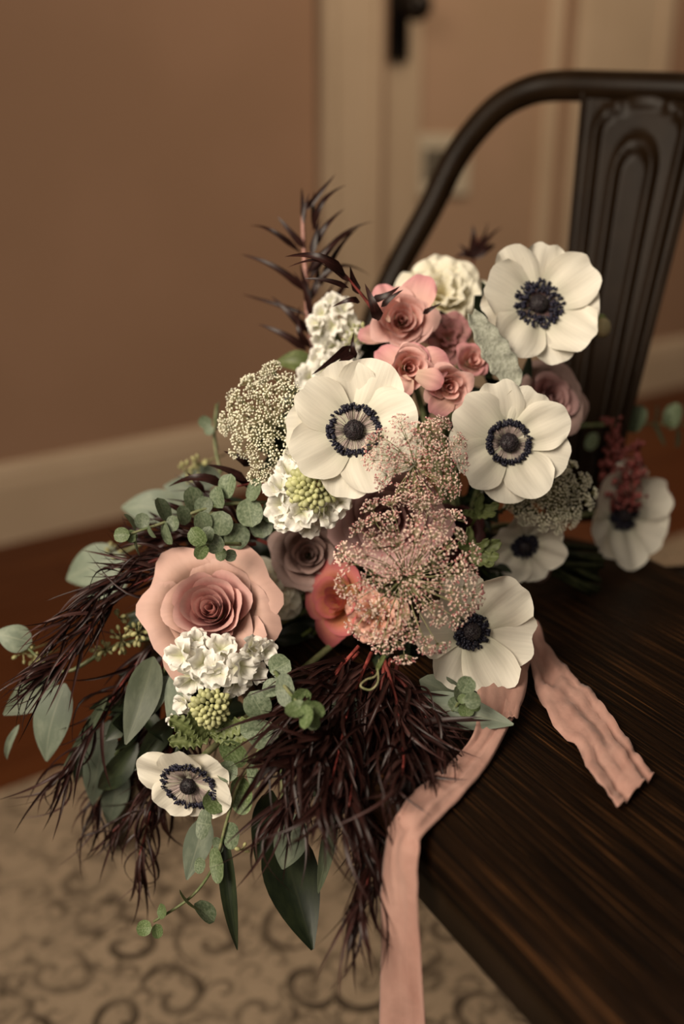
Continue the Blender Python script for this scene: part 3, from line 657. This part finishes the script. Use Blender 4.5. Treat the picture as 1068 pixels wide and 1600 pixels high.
# --- stock
stock('white stock spike at upper left with pale green buds beside the pink roses', [(520, 508, 22), (505, 490, 22), (535, 485, 22), (500, 525, 22), (545, 510, 22), (520, 475, 18), (520, 540, 24), (495, 508, 18), (548, 535, 18)], .625, [(562, 522, 17, 16), (545, 530, 12, 9)], 41)
stock('white stock blooms partly behind the central anemone, above the white lace', [(510, 575, 28), (485, 590, 24), (530, 565, 24), (500, 560, 22), (548, 560, 20)], .625, [], 42)
stock('white stock left of centre with pale green bud cluster on top', [(470, 800, 30), (440, 790, 30), (450, 740, 26), (438, 765, 26), (505, 800, 30), (525, 785, 26), (480, 820, 22), (460, 715, 20), (485, 725, 20), (445, 812, 22)], .552, [(487, 762, 36, 70)], 43)
stock('bright white stock under the blush rose with green buds at its lower end', [(318, 1035, 34), (285, 1025, 30), (345, 1015, 28), (300, 1060, 30), (340, 1050, 30), (375, 1040, 30), (390, 1015, 26), (365, 1065, 28), (395, 1050, 24), (410, 1020, 24), (305, 1005, 24), (290, 1095, 20), (275, 1120, 18), (300, 1128, 20)], .54, [(330, 1104, 30, 52)], 44)
# --- lace
GW, GP = 'white lace flowers in the bouquet', 'pink lace flowers in the bouquet'
umbel('cream lace flower at left of the central anemone, with bead-like florets', (412, 655), .575, 78, (-.35, .2, 1), 62, 15, 'white', 51, GW, sy=1.05)
umbel('small cream lace floret head poking up at the left, over the wall', (424, 575), .58, 15, (-.4, .5, 1), 5, 12, 'white', 52, GW)
umbel('cream lace head below the round leafed sprig, touching the white stock', (405, 742), .57, 20, (-.3, 0, 1), 6, 12, 'white', 57, GW)
umbel('shaded cream lace flower between the right anemone and the far right anemone', (862, 775), .62, 76, (.2, -.1, 1), 60, 13, 'white', 53, GW, sy=.78, off=(0, 0))
umbel('upper pink lace flower overlapping the right side of the central anemone', (652, 722), .525, 86, (.08, .1, 1), 46, 19, 'pink', 54, GP, sy=.95)
umbel('lower pink lace flower, the largest, in front of the dusty pink rose', (637, 900), .515, 120, (.02, .08, 1), 72, 21, 'pink', 55, GP, sy=1.12, rayl=.35)
# red berry spikes at right
for k_, (x, y, x2, y2, lab) in enumerate([(955, 800, 955, 655, 'dark red berried spike, left one, above the far right anemone'), (985, 800, 992, 690, 'dark red berried spike, right one, above the far right anemone')]):
    rr = random.Random(60+k_); r = thing('berry_spike', lab, 'plant', P(x, y, .73), 'red berried spikes at right'); stem_part(r, [P(x, y, .73), P((x+x2)/2+4, (y+y2)/2, .725), P(x2, y2, .72)], (.0016, .0008), M_agst, n=5)
    b = MB(); b.ball((0, 0, 0), 1, 8, 6); bmesh_ = b.mesh('berry', M_berry)
    for i in range(110):
        t = rr.random(); rad = rr.uniform(.3, 1)*26*(1-.4*t)*.72/F; a = rr.uniform(0, 6.3)
        p = P(x, y, .73).lerp(P(x2, y2, .72), t)+cdir(math.cos(a), .2, math.sin(a))*rad
        part('berry', bmesh_, r, inv(r) @ Matrix.Translation(p) @ Matrix.Scale(rr.uniform(.0013, .0022), 4))

# --- round leafed eucalyptus
def euc(label, stem, Zs, leaves, seed, group='round leafed eucalyptus sprigs', smat=None, rad=(.0013, .0007)):
    rr = random.Random(seed); k = len(stem); pts = [P(x, y, Zs[0]+(Zs[1]-Zs[0])*i/(k-1)) for i, (x, y) in enumerate(stem)]
    root = thing('eucalyptus_sprig', label, 'plant', pts[0], group); stem_part(root, pts, rad, smat or M_stem, n=6, sub=5)
    for row in leaves:
        cx, cy, wp, lp, ang = row[:5]; key = row[5] if len(row) > 5 else 'euc'
        t, Zc = min(((math.hypot(stem[0][0]+0-cx, 0), 0),), key=lambda q_: q_[0])[0], None
        bestd = 1e9
        for i in range(41):
            p = poly(pts, i/40); d = (P(cx, cy, (p-CAM).dot(FW))-p).length
            if d < bestd: bestd = d; Zc = (p-CAM).dot(FW)
        Zc += rr.uniform(-.008, .003); s = Zc/F
        a = math.radians(ang); dy = cdir(math.cos(a), math.sin(a), rr.uniform(-.15, .25))
        c = P(cx, cy, Zc); L_ = lp*s; real = max(wp, lp*.82); tilt = math.acos(min(1, wp/real))*rr.choice((-1, 1))
        z0 = cdir(rr.uniform(-.15, .15), rr.uniform(-.1, .3), 1); z0 = (z0-dy*z0.dot(dy)).normalized(); x0 = dy.cross(z0)
        n_ = z0*math.cos(tilt)+x0*math.sin(tilt)
        place_leaf(key, c-dy*L_/2, c+dy*L_/2, real*s, root, n_, rr)
    return root
euc('speckled silver eucalyptus sprig reaching left above the blush rose', [(425, 785), (350, 788), (290, 805), (240, 822), (192, 838)], (.58, .565),
    [(357, 760, 26, 40, 80), (390, 801, 38, 46, 100), (344, 818, 38, 40, 80), (370, 838, 36, 42, 60), (342, 777, 22, 36, 110), (301, 780, 24, 40, 100), (316, 816, 24, 34, 280), (286, 805, 16, 32, 100), (253, 796, 15, 40, 110), (262, 833, 14, 38, 290), (222, 814, 22, 26, 90), (203, 816, 10, 32, 120), (190, 836, 22, 26, 180, 'eucg'), (205, 838, 18, 20, 0, 'eucg'), (215, 851, 14, 36, 280), (237, 830, 10, 24, 300), (398, 765, 22, 40, 70), (408, 822, 34, 38, 280), (318, 790, 26, 30, 60), (270, 818, 20, 26, 270), (425, 800, 30, 36, 90)], 71)
euc('small bright green eucalyptus tip touching the top of the blush rose', [(375, 850), (345, 850), (322, 852)], (.565, .54),
    [(309, 838, 26, 34, 130, 'eucg'), (334, 850, 28, 34, -40, 'euc'), (314, 862, 20, 26, 240, 'eucg'), (325, 835, 20, 26, 80, 'euc'), (345, 866, 18, 22, 270, 'eucg'), (360, 868, 18, 20, 0)], 72)
euc('green eucalyptus sprig trailing down past the small anemone to the left', [(470, 1110), (430, 1130), (400, 1180), (372, 1225), (352, 1290), (335, 1350), (300, 1400), (240, 1440)], (.535, .555),
    [(402, 1101, 40, 46, 120), (410, 1148, 46, 48, 60), (392, 1138, 30, 36, 200), (365, 1177, 36, 52, 120, 'eucg'), (396, 1212, 36, 22, 10), (377, 1243, 54, 38, 10, 'eucg'), (336, 1251, 34, 44, 120, 'eucg'), (318, 1287, 44, 24, 170), (361, 1305, 40, 26, 0), (338, 1352, 50, 22, 10, 'eucg'), (312, 1352, 24, 18, 170), (340, 1320, 24, 16, 200), (295, 1406, 12, 44, 140, 'eucg'), (319, 1426, 10, 42, -40), (253, 1424, 14, 24, 60, 'eucg'), (225, 1450, 22, 24, 180, 'eucg'), (245, 1455, 14, 22, 280, 'eucg'), (355, 1205, 30, 34, 200), (432, 1172, 30, 30, -30)], 73)
euc('dark eucalyptus sprig with yellow green tip beside the burgundy leaves', [(430, 1050), (450, 1080), (478, 1112)], (.53, .495),
    [(437, 1041, 36, 36, 30), (445, 1078, 48, 32, 10), (470, 1090, 24, 34, 60, 'eucg'), (462, 1108, 26, 36, 200, 'eucg'), (478, 1120, 26, 38, 270, 'eucg'), (492, 1108, 26, 34, -10, 'eucg'), (480, 1104, 18, 22, 90, 'eucg'), (488, 1128, 22, 26, -60, 'eucg'), (425, 1075, 24, 34, 190)], 74)
euc('little eucalyptus tip in front of the grey leaf under the cupped anemone', [(700, 1120), (715, 1100), (730, 1090)], (.54, .52),
    [(728, 1070, 28, 28, 60), (718, 1083, 20, 30, 100), (712, 1100, 24, 24, 240), (738, 1094, 26, 26, 0), (728, 1109, 24, 24, 280, 'eucg'), (722, 1092, 14, 16, 40, 'eucg'), (742, 1104, 14, 18, -20, 'eucg')], 75)
euc('blurred eucalyptus stem sticking out at the right frame edge', [(905, 665), (1000, 662), (1085, 664)], (.78, .80),
    [(993, 655, 20, 46, 70), (1022, 650, 12, 40, 80), (1028, 680, 14, 40, 290), (1052, 650, 20, 42, 80), (1056, 682, 12, 36, 265), (965, 680, 14, 36, 280), (925, 690, 14, 30, 260)], 76)
euc('blurred eucalyptus tip above the left foliage, against the wall', [(345, 740), (335, 690), (338, 632)], (.66, .67),
    [(340, 650, 14, 46, 90, 'dull'), (320, 660, 18, 22, 150), (326, 672, 16, 16, 200), (338, 685, 12, 40, 280, 'dull')], 77)
# --- broad leafed eucalyptus
def branch(label, stem, Zs, rows, seed, key='silver', group='broad leafed eucalyptus branches', tilt=.4):
    rr = random.Random(seed); k = len(stem); pts = [P(x, y, Zs[0]+(Zs[1]-Zs[0])*i/(k-1)) for i, (x, y) in enumerate(stem)]
    root = thing('eucalyptus_branch', label, 'plant', pts[0], group); stem_part(root, pts, (.0018, .0008), M_stem, n=6, sub=5)
    manual_leaves(root, rows, rr, key, tilt); return root
branch('broad leafed eucalyptus branch at far left with pale silver leaves over the floor', [(300, 985), (180, 1010), (100, 1050), (40, 1010)], (.60, .60),
    [(50, 1004, -8, 988, 44, .60, .595), (85, 1058, 8, 1116, 56, .60, .60, 'dull'), (102, 1068, 66, 1192, 62, .60, .60), (30, 1132, 6, 1190, 12, .60, .61), (168, 1090, 102, 1196, 16, .59, .60, 'dull')], 81, tilt=.25)
branch('pale blurred eucalyptus branch behind the left foliage, against the baseboard', [(400, 800), (300, 810), (200, 860), (150, 880)], (.67, .69),
    [(195, 868, 98, 905, 66, .68, .69), (290, 800, 188, 790, 60, .69, .69), (200, 905, 125, 930, 40, .68, .68), (330, 768, 255, 760, 44, .69, .69), (345, 745, 280, 745, 40, .69, .69)], 82, tilt=.2)
branch('green eucalyptus branch hanging left of the white stock', [(300, 960), (260, 1040), (230, 1100), (180, 1180)], (.59, .61),
    [(240, 1026, 199, 1162, 56, .575, .57, 'dull'), (264, 1056, 206, 1140, 36, .58, .58), (292, 1038, 264, 1128, 44, .575, .575), (172, 1126, 140, 1262, 52, .62, .62), (190, 1200, 168, 1292, 42, .63, .63), (128, 1150, 118, 1228, 22, .63, .63, 'deep'), (215, 1160, 150, 1240, 40, .60, .61, 'deep'), (270, 1120, 215, 1200, 36, .59, .6, 'deep')], 83, tilt=.3)
branch('eucalyptus branch hanging lowest, with one long dark leaf over the rug', [(430, 1130), (440, 1210), (440, 1290)], (.56, .55),
    [(322, 1276, 292, 1374, 44, .56, .56), (350, 1300, 369, 1490, 26, .555, .55, 'deep'), (462, 1272, 442, 1362, 54, .53, .53), (432, 1285, 486, 1476, 88, .54, .54, 'deep'), (524, 1262, 496, 1400, 24, .54, .54, 'dull'), (535, 1195, 504, 1302, 52, .55, .55, 'dull'), (550, 1165, 470, 1250, 56, .515, .515, 'dull'), (425, 1235, 405, 1345, 46, .565, .565, 'deep')], 84, tilt=.25)
branch('grey green eucalyptus leaves pointing right across the ribbon', [(560, 1080), (620, 1095), (650, 1100)], (.57, .55),
    [(645, 1095, 802, 1132, 54, .54, .525), (655, 1062, 745, 1104, 44, .555, .55, 'dull'), (575, 1070, 545, 1140, 46, .55, .55, 'dull'), (530, 1080, 560, 1160, 46, .53, .52, 'dull')], 85, tilt=.2)
# seeded bits
def seeds(label, spots, Z, seed):
    rr = random.Random(seed); root = thing('seed_cluster', label, 'plant', P(spots[0][0], spots[0][1], Z), 'seed clusters of the eucalyptus')
    b = MB()
    for x, y, r, k in spots:
        for i in range(k):
            a = rr.uniform(0, 6.3); q_ = rr.uniform(.2, 1)*r; p = P(x+math.cos(a)*q_, y+math.sin(a)*q_, Z+rr.uniform(-.006, .006))
            b.tube([P(x, y, Z+.004), p], .0004, 3)
            part('seed', SEEDM, root, inv(root) @ frame(p, cdir(math.cos(a), -math.sin(a), .3)) @ Matrix.Scale(.0032*rr.uniform(.8, 1.2), 4))
        b.tube([P(x, y, Z+.004), P(x+40, y-15, Z+.02)], .0006, 4)
    part('stalk', b.mesh('stalk', M_seed), root, inv(root))
seeds('green seed cluster in the left foliage, below the burgundy leaves', [(165, 1015, 16, 12), (190, 1000, 18, 14), (215, 990, 16, 12), (185, 965, 10, 6)], .59, 91)
seeds('green seed cluster by the silver leaf at the far left frame edge', [(36, 1020, 16, 13), (52, 1030, 10, 7)], .605, 92)
seeds('blurred pale seed cluster at the top of the left foliage', [(290, 738, 16, 12), (312, 725, 14, 10), (180, 862, 14, 9)], .68, 93)
seeds('few green buds under the trailing sprig over the rug', [(377, 1328, 7, 3), (470, 1298, 3, 1)], .55, 94)

# --- burgundy willow foliage
G = 'burgundy willow leaved sprigs'
N_ = 'burgundy_sprig'
sprig(N_, 'tall burgundy sprig on a rosy stem, standing up at the top left', 'plant', G, [(505, 600), (484, 520), (478, 440), (474, 380), (472, 320)], (.67, .665), rows=[
    (474, 345, 471, 292, 6, .665, .665), (475, 330, 524, 272, 7, .665, .66), (490, 388, 535, 322, 9, .665, .66), (488, 360, 535, 280, 8, .665, .66), (492, 360, 488, 300, 7, .665, .665),
    (476, 388, 433, 338, 8, .665, .66), (470, 395, 383, 342, 7, .665, .67), (480, 458, 378, 390, 9, .665, .66), (482, 440, 580, 331, 11, .665, .67), (500, 450, 556, 348, 9, .665, .67), (478, 430, 556, 352, 9, .665, .66),
    (482, 520, 424, 462, 10, .665, .66), (480, 548, 404, 503, 10, .665, .66), (480, 492, 375, 458, 5, .665, .68), (490, 450, 576, 412, 8, .665, .67), (510, 480, 550, 430, 8, .665, .67), (485, 500, 462, 420, 8, .66, .66),
    (486, 545, 460, 480, 9, .665, .66), (484, 470, 500, 400, 9, .665, .66), (484, 480, 470, 415, 9, .66, .66), (486, 520, 520, 440, 9, .665, .67), (488, 540, 530, 470, 9, .665, .66), (486, 400, 500, 340, 8, .66, .66), (474, 350, 482, 300, 5, .66, .66)], smat=M_agst2, rad=(.0028, .0012), seed=101)
sprig(N_, 'fine burgundy sprig arching left in front of the tall one', 'plant', G, [(592, 500), (572, 470), (552, 445), (538, 428)], (.58, .57), rows=[
    (540, 430, 449, 390, 12, .57, .565), (538, 434, 455, 403, 7, .57, .565), (545, 450, 477, 432, 7, .57, .565), (545, 440, 502, 410, 7, .57, .57), (562, 472, 523, 474, 8, .575, .57), (560, 460, 545, 416, 10, .575, .57),
    (592, 500, 572, 448, 13, .575, .565), (578, 470, 626, 450, 9, .575, .57), (595, 480, 628, 452, 7, .575, .57), (548, 540, 490, 584, 10, .58, .57), (556, 548, 508, 590, 10, .58, .57), (555, 560, 550, 520, 8, .58, .575), (660, 490, 688, 474, 6, .59, .585)], seed=102)
sprig(N_, 'blurred burgundy tip behind the creamy bloom, in front of the chair', 'plant', G, [(735, 430), (740, 400), (748, 370)], (.76, .77), rows=[
    (735, 405, 717, 380, 8, .76, .76), (736, 405, 740, 348, 9, .76, .77), (738, 405, 784, 350, 10, .76, .77), (740, 405, 780, 378, 9, .76, .77), (738, 400, 765, 345, 5, .76, .77), (735, 400, 710, 400, 9, .76, .76)], seed=103)
sprig(N_, 'dark leaf tips above the round leafed sprig at left', 'plant', G, [(430, 760), (400, 755), (370, 760)], (.59, .585), rows=[
    (385, 752, 325, 723, 11, .585, .58), (390, 728, 352, 704, 10, .585, .58), (352, 760, 264, 749, 12, .585, .58), (320, 770, 290, 735, 7, .6, .6), (290, 800, 236, 778, 7, .6, .6), (400, 760, 360, 745, 12, .59, .58)], seed=104)
def fan(label, stem, Zs, n, seed, L_=.045, wd=.004, key2='agl', spread=.5, **k): sprig(N_, label, 'plant', G, stem, Zs, n=int(n*1.15), L_=L_*1.22, wd=wd, key2=key2, seed=seed, spread=spread, **k)
fan('upper burgundy sprig sweeping out left beside the blush rose', [(400, 850), (300, 858), (220, 885), (150, 930), (100, 985)], (.59, .575), 60, 105, .040, .0032, spread=.42)
fan('lower burgundy sprig sweeping out left to the silver leaf', [(320, 890), (230, 905), (160, 960), (110, 1020), (75, 1050)], (.59, .57), 60, 106, .042, .0035, spread=.40)
fan('burgundy sprig hanging down left of the green leaves', [(280, 960), (220, 1030), (170, 1100), (120, 1180), (95, 1210)], (.60, .595), 52, 107, .040, .0035)
fan('burgundy sprig hanging behind the green leaves at lower left', [(270, 1000), (230, 1090), (190, 1180), (150, 1260)], (.63, .63), 46, 108, .045, .004, droop=.3)
fan('burgundy sprig hanging furthest down at the left, over the rug', [(300, 1080), (260, 1180), (235, 1270), (215, 1350)], (.60, .61), 48, 109, .040, .0035, droop=.3)
fan('burgundy sprig dangling to the left of the small anemone', [(290, 1120), (255, 1200), (215, 1260), (175, 1300)], (.61, .62), 30, 110, .036, .003)
fan('red stemmed burgundy sprig under the peach rose, leaning left', [(560, 1010), (520, 1060), (490, 1130), (470, 1210), (440, 1270)], (.555, .51), 66, 111, .042, .0038, droop=.15)
fan('burgundy sprig under the peach rose, falling straight down', [(580, 1020), (550, 1090), (530, 1170), (510, 1250)], (.55, .485), 64, 112, .042, .004, droop=.2)
fan('longest burgundy sprig, hanging down beside the ribbon', [(600, 1040), (590, 1140), (590, 1240), (580, 1340), (565, 1420)], (.55, .475), 76, 113, .044, .0038, droop=.25, spread=.36)
fan('burgundy sprig resting on the seat edge left of the ribbon', [(600, 1030), (620, 1100), (630, 1160), (628, 1220)], (.55, .48), 60, 114, .040, .0038, droop=.2)
fan('short burgundy sprig on the seat under the grey leaf', [(600, 1040), (640, 1080), (670, 1130), (690, 1170)], (.555, .51), 44, 115, .034, .0036, droop=.15)
fan('burgundy sprig in the middle, right of the dark eucalyptus', [(540, 1030), (500, 1090), (500, 1160), (540, 1240), (560, 1300)], (.55, .50), 60, 116, .042, .004, droop=.2)
fan('deep burgundy sprig behind the others over the seat edge', [(610, 1030), (590, 1100), (560, 1180), (545, 1260)], (.56, .485), 60, 117, .046, .005, key2=None, droop=.2)
fan('dark burgundy sprig crossing the seat corner behind the eucalyptus tip', [(560, 1020), (520, 1060), (480, 1110), (440, 1170)], (.565, .51), 60, 118, .046, .006, key2=None)
fan('dark burgundy sprig deep in the left foliage behind the green leaves', [(320, 960), (270, 1040), (230, 1130), (200, 1200)], (.64, .64), 56, 120, .05, .007, key2=None)
fan('dark burgundy sprig deep in the left foliage below the blush rose', [(340, 980), (310, 1060), (285, 1140), (270, 1220)], (.62, .62), 52, 121, .046, .007, key2=None)
fan('dark burgundy sprig hidden behind the round leafed sprig', [(420, 850), (360, 830), (300, 835), (250, 850)], (.62, .62), 44, 122, .042, .006, key2=None)
fan('dark burgundy sprig pressed on the seat under the peach rose', [(600, 1030), (560, 1080), (520, 1130), (490, 1190)], (.565, .505), 64, 123, .046, .007, key2=None, spread=.7)
fan('dark burgundy sprig pressed on the seat below the cupped anemone', [(620, 1040), (615, 1090), (640, 1140), (650, 1190)], (.565, .505), 60, 124, .040, .007, key2=None, spread=.7)
# --- other greenery
def lobed(root, bx, by, tx, ty, wp, Z, mat, seed, lobes=5, depth=.3):
    rr = random.Random(seed); p0 = P(bx, by, Z); p1 = P(tx, ty, Z-.01); L_ = (p1-p0).length; W = wp*Z/F; y = (p1-p0)/L_
    z = cdir(rr.uniform(-.3, .3), .3, 1); z = (z-y*z.dot(y)).normalized(); x = y.cross(z); Mx = Matrix((x, y, z)).transposed().to_4x4(); Mx.translation = p0
    def fn(u, v):
        wv = W/2*(math.sin(PI*min(1, v**.7*.97))**.6+.08)*(1-depth*(.5+.5*math.cos(v*lobes*2*PI))*1)
        return Vector((u*wv, L_*v*(1+.05*abs(u)), .12*W*u*u+.05*W*math.sin(v*lobes*6+u*2)*abs(u)-.15*L_*v*v))
    b = MB(); b.sheet(fn, 8, 48); o = part('leaf', b.mesh('leaf', mat), root, inv(root) @ Mx)
    s = o.modifiers.new('s', 'SOLIDIFY'); s.thickness = .0006; return o
dm = thing('felted_leaf', 'grey felted leaf with scalloped edge beside the topmost anemone', 'leaf', P(800, 595, .6))
lobed(dm, 806, 604, 742, 492, 46, .595, M_dusty_m, 1, 5, .22)
stem_part(dm, [P(806, 604, .595), P(800, 640, .61), BIND], (.0015, .002), M_dusty_m)
gl = thing('green_leaf', 'bright green frilled leaf collar above the small low anemone', 'leaf', P(310, 1140, .56))
for i, (bx, by, tx, ty, wp) in enumerate([(320, 1150, 270, 1125, 34), (325, 1150, 268, 1158, 34), (325, 1148, 300, 1115, 36), (335, 1145, 390, 1128, 30), (335, 1150, 385, 1150, 28), (330, 1145, 340, 1115, 28)]): lobed(gl, bx, by, tx, ty, wp, .548, M_lime, i, 6, .35)
stem_part(gl, [P(330, 1150, .548), P(345, 1120, .56), P(400, 1000, .60)], (.0022, .0022), M_lime)
pr = thing('green_leaf', 'small bright green toothed leaf between right and cupped anemones', 'leaf', P(740, 870, .6))
for i, (bx, by, tx, ty, wp) in enumerate([(735, 872, 778, 848, 26), (735, 874, 775, 868, 24), (735, 870, 735, 828, 20), (737, 872, 768, 880, 20), (735, 868, 760, 846, 16), (735, 868, 720, 850, 16)]): lobed(pr, bx, by, tx, ty, wp, .59, M_lime, i+20, 3, .4)
stem_part(pr, [P(735, 872, .59), BIND], (.001, .001), M_green)
pr = thing('green_leaf', 'little green leaf just under the right anemone', 'leaf', P(745, 805, .6))
for i, (bx, by, tx, ty, wp) in enumerate([(745, 806, 775, 788, 18), (745, 806, 750, 775, 16), (745, 806, 728, 800, 16), (745, 806, 770, 802, 14)]): lobed(pr, bx, by, tx, ty, wp, .60, M_lime, i+30, 3, .4)
stem_part(pr, [P(745, 806, .60), BIND], (.001, .001), M_green)
pr = thing('green_leaf', 'blurred plain green leaf beside the small lace head at upper left', 'leaf', P(440, 575, .66))
manual_leaves(pr, [(492, 578, 430, 562, 34, .66, .66, 'lime')], random.Random(1), 'lime'); stem_part(pr, [P(492, 578, .66), P(560, 650, .66), BIND], (.001, .0015), M_green)
bd = thing('white_bud', 'small blurred pale bud right of the topmost anemone', 'flower', P(938, 510, .66))
b = MB(); b.ball((0, 0, 0), .0055, 12, 8, 0, (1, 1, 1.2)); part('bud', b.mesh('bud', M_cream), bd, inv(bd) @ Matrix.Translation(P(941, 512, .66)))
b = MB(); b.ball((0, 0, 0), .004, 12, 8, 0, (1, 1, 1)); part('sepal', b.mesh('sepal', M_green), bd, inv(bd) @ Matrix.Translation(P(938, 500, .662)))
stem_part(bd, [P(938, 498, .662), P(900, 520, .67), BIND], (.0009, .0012), M_green)
# curling pale tendril among the burgundy leaves
td = thing('green_tendril', 'thin curling green tendril over the burgundy leaves', 'plant', P(590, 1050, .54))
stem_part(td, [P(592, 1030, .53), P(588, 1055, .51), P(572, 1062, .505), P(563, 1072, .50), P(578, 1078, .50), P(590, 1066, .50), P(590, 1045, .505)], (.0006, .0004), M_ped)
lobed(td, 588, 1048, 597, 1028, 7, .51, M_lime, 3, 2, .1)
# filler greenery deep inside, leaves coloured near-black for the shade in the gaps
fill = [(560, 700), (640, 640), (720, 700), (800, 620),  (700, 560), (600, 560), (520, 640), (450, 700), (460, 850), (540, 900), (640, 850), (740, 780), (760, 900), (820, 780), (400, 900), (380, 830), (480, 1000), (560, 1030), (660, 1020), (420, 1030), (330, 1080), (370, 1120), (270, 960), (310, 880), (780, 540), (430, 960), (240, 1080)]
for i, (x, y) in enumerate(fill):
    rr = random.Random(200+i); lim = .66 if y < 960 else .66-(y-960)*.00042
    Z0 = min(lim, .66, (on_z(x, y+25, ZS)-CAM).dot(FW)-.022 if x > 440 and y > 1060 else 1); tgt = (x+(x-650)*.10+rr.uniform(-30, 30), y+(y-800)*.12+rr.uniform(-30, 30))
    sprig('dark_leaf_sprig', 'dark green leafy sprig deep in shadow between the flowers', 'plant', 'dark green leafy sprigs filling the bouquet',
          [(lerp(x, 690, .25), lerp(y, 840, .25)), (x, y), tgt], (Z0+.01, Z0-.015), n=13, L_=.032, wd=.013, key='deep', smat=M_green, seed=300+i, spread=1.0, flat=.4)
# stem bundle tied behind, lying on the seat
sb = thing('stem_bundle', 'tied bundle of green stems lying in shadow on the seat', 'plant', BIND)
rr = random.Random(5)
e0 = on_z(925, 892, ZS+.016); M_shadestem = spot_mat('shaded_stem', (.018, .022, .009), (.035, .038, .016), 200, .6, spec=.15)  # stem green darkened: the shadow on the bundle is put into the colour
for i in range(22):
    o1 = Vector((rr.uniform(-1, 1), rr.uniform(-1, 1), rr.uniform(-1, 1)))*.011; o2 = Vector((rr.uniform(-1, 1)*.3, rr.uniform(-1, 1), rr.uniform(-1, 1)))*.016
    stem_part(sb, [BIND+o1*1.2, BIND.lerp(e0, .4)+o1*.8+Vector((0, 0, .004)), e0+o2], (.0022, .002), M_shadestem, n=6, sub=3)
b = MB(); pc = BIND.lerp(e0, .45); ax = (e0-BIND).normalized(); b.tube([pc-ax*.016, pc-ax*.012, pc+ax*.012, pc+ax*.016], .0165, 20); part('binding', b.mesh('binding', M_rib), sb, inv(sb))

# ---------------------------------------------------------------- ribbons
def ribbon(label, rows, seed, rip=.0012, nu=12, sub=8):
    rr = random.Random(seed); Ls = [r[0] for r in rows]; Rs = [r[1] for r in rows]
    o = None; base = (Ls[0]+Rs[0])/2
    nv = (len(rows)-1)*sub
    def fn(u, v):
        l, r = poly(Ls, v), poly(Rs, v); p = l.lerp(r, (u+1)/2)
        t = (poly(Ls, min(1, v+.01))-poly(Ls, max(0, v-.01))); n_ = (r-l).cross(t).normalized()
        if n_.dot(CAM-p) < 0: n_ = -n_
        h = noise.noise(Vector((u*1.3+seed, v*12, seed)))*rip*1.6+noise.noise(Vector((u*3.2, v*30, seed+3)))*rip*.6+noise.noise(Vector((u*3.5+9, v*2.5, seed+7)))*rip*2.2
        return p + n_*(h+rip) - base
    b = MB(); b.sheet(fn, nu, nv)
    o = part('ribbon', b.mesh('ribbon', M_rib), None, Matrix.Translation(base)); s = o.modifiers.new('s', 'SOLIDIFY'); s.thickness = .0005
    o['label'] = label; o['category'] = 'ribbon'; o['group'] = 'dusty rose ribbons of the bouquet'
def S(px, py, h=.002): return on_z(px, py, ZS+h)
def H(px, py, y=.362): return hp(px, py, y)
ribbon('long dusty rose ribbon curving over the seat edge and hanging down', [
    (P(750, 985, .60), P(800, 975, .61)), (P(742, 1040, .575), P(822, 1040, .575)), (S(745, 1090, .012), S(818, 1090, .010)), (S(738, 1150, .006), S(793, 1138, .006)), (S(702, 1194), S(766, 1189)), (S(668, 1222), S(729, 1237)), (S(640, 1244), S(696, 1270)),
    (S(624, 1270, .004), S(664, 1302, .002)), (H(608, 1302, .392), H(655, 1330, .366)), (H(597, 1386, .385), H(658, 1390)), (H(596, 1492, .38), H(662, 1492)), (H(595, 1600, .38), H(669, 1600)), (H(590, 1720, .38), H(672, 1720))], 3)
ribbon('ribbon loop standing up behind the cupped anemone', [
    (P(770, 960, .62), P(805, 975, .615)), (P(790, 1010, .60), P(828, 1018, .60)), (P(775, 1060, .575), P(822, 1060, .575)), (S(772, 1132, .008), S(808, 1124, .008))], 5, rip=.0015)
ribbon('crinkled dusty rose ribbon end lying on the dark wooden seat', [
    (S(800, 985, .02), S(838, 972, .02)), (S(819, 1026, .010), S(850, 1006, .010)), (S(832, 1074), S(880, 1046)), (S(846, 1098), S(900, 1070)), (S(867, 1141), S(928, 1089)), (S(904, 1173), S(953, 1125)), (S(918, 1212), S(979, 1157)), (S(947, 1247), S(995, 1187)), (S(963, 1268), S(1021, 1215))], 7, rip=.0022)
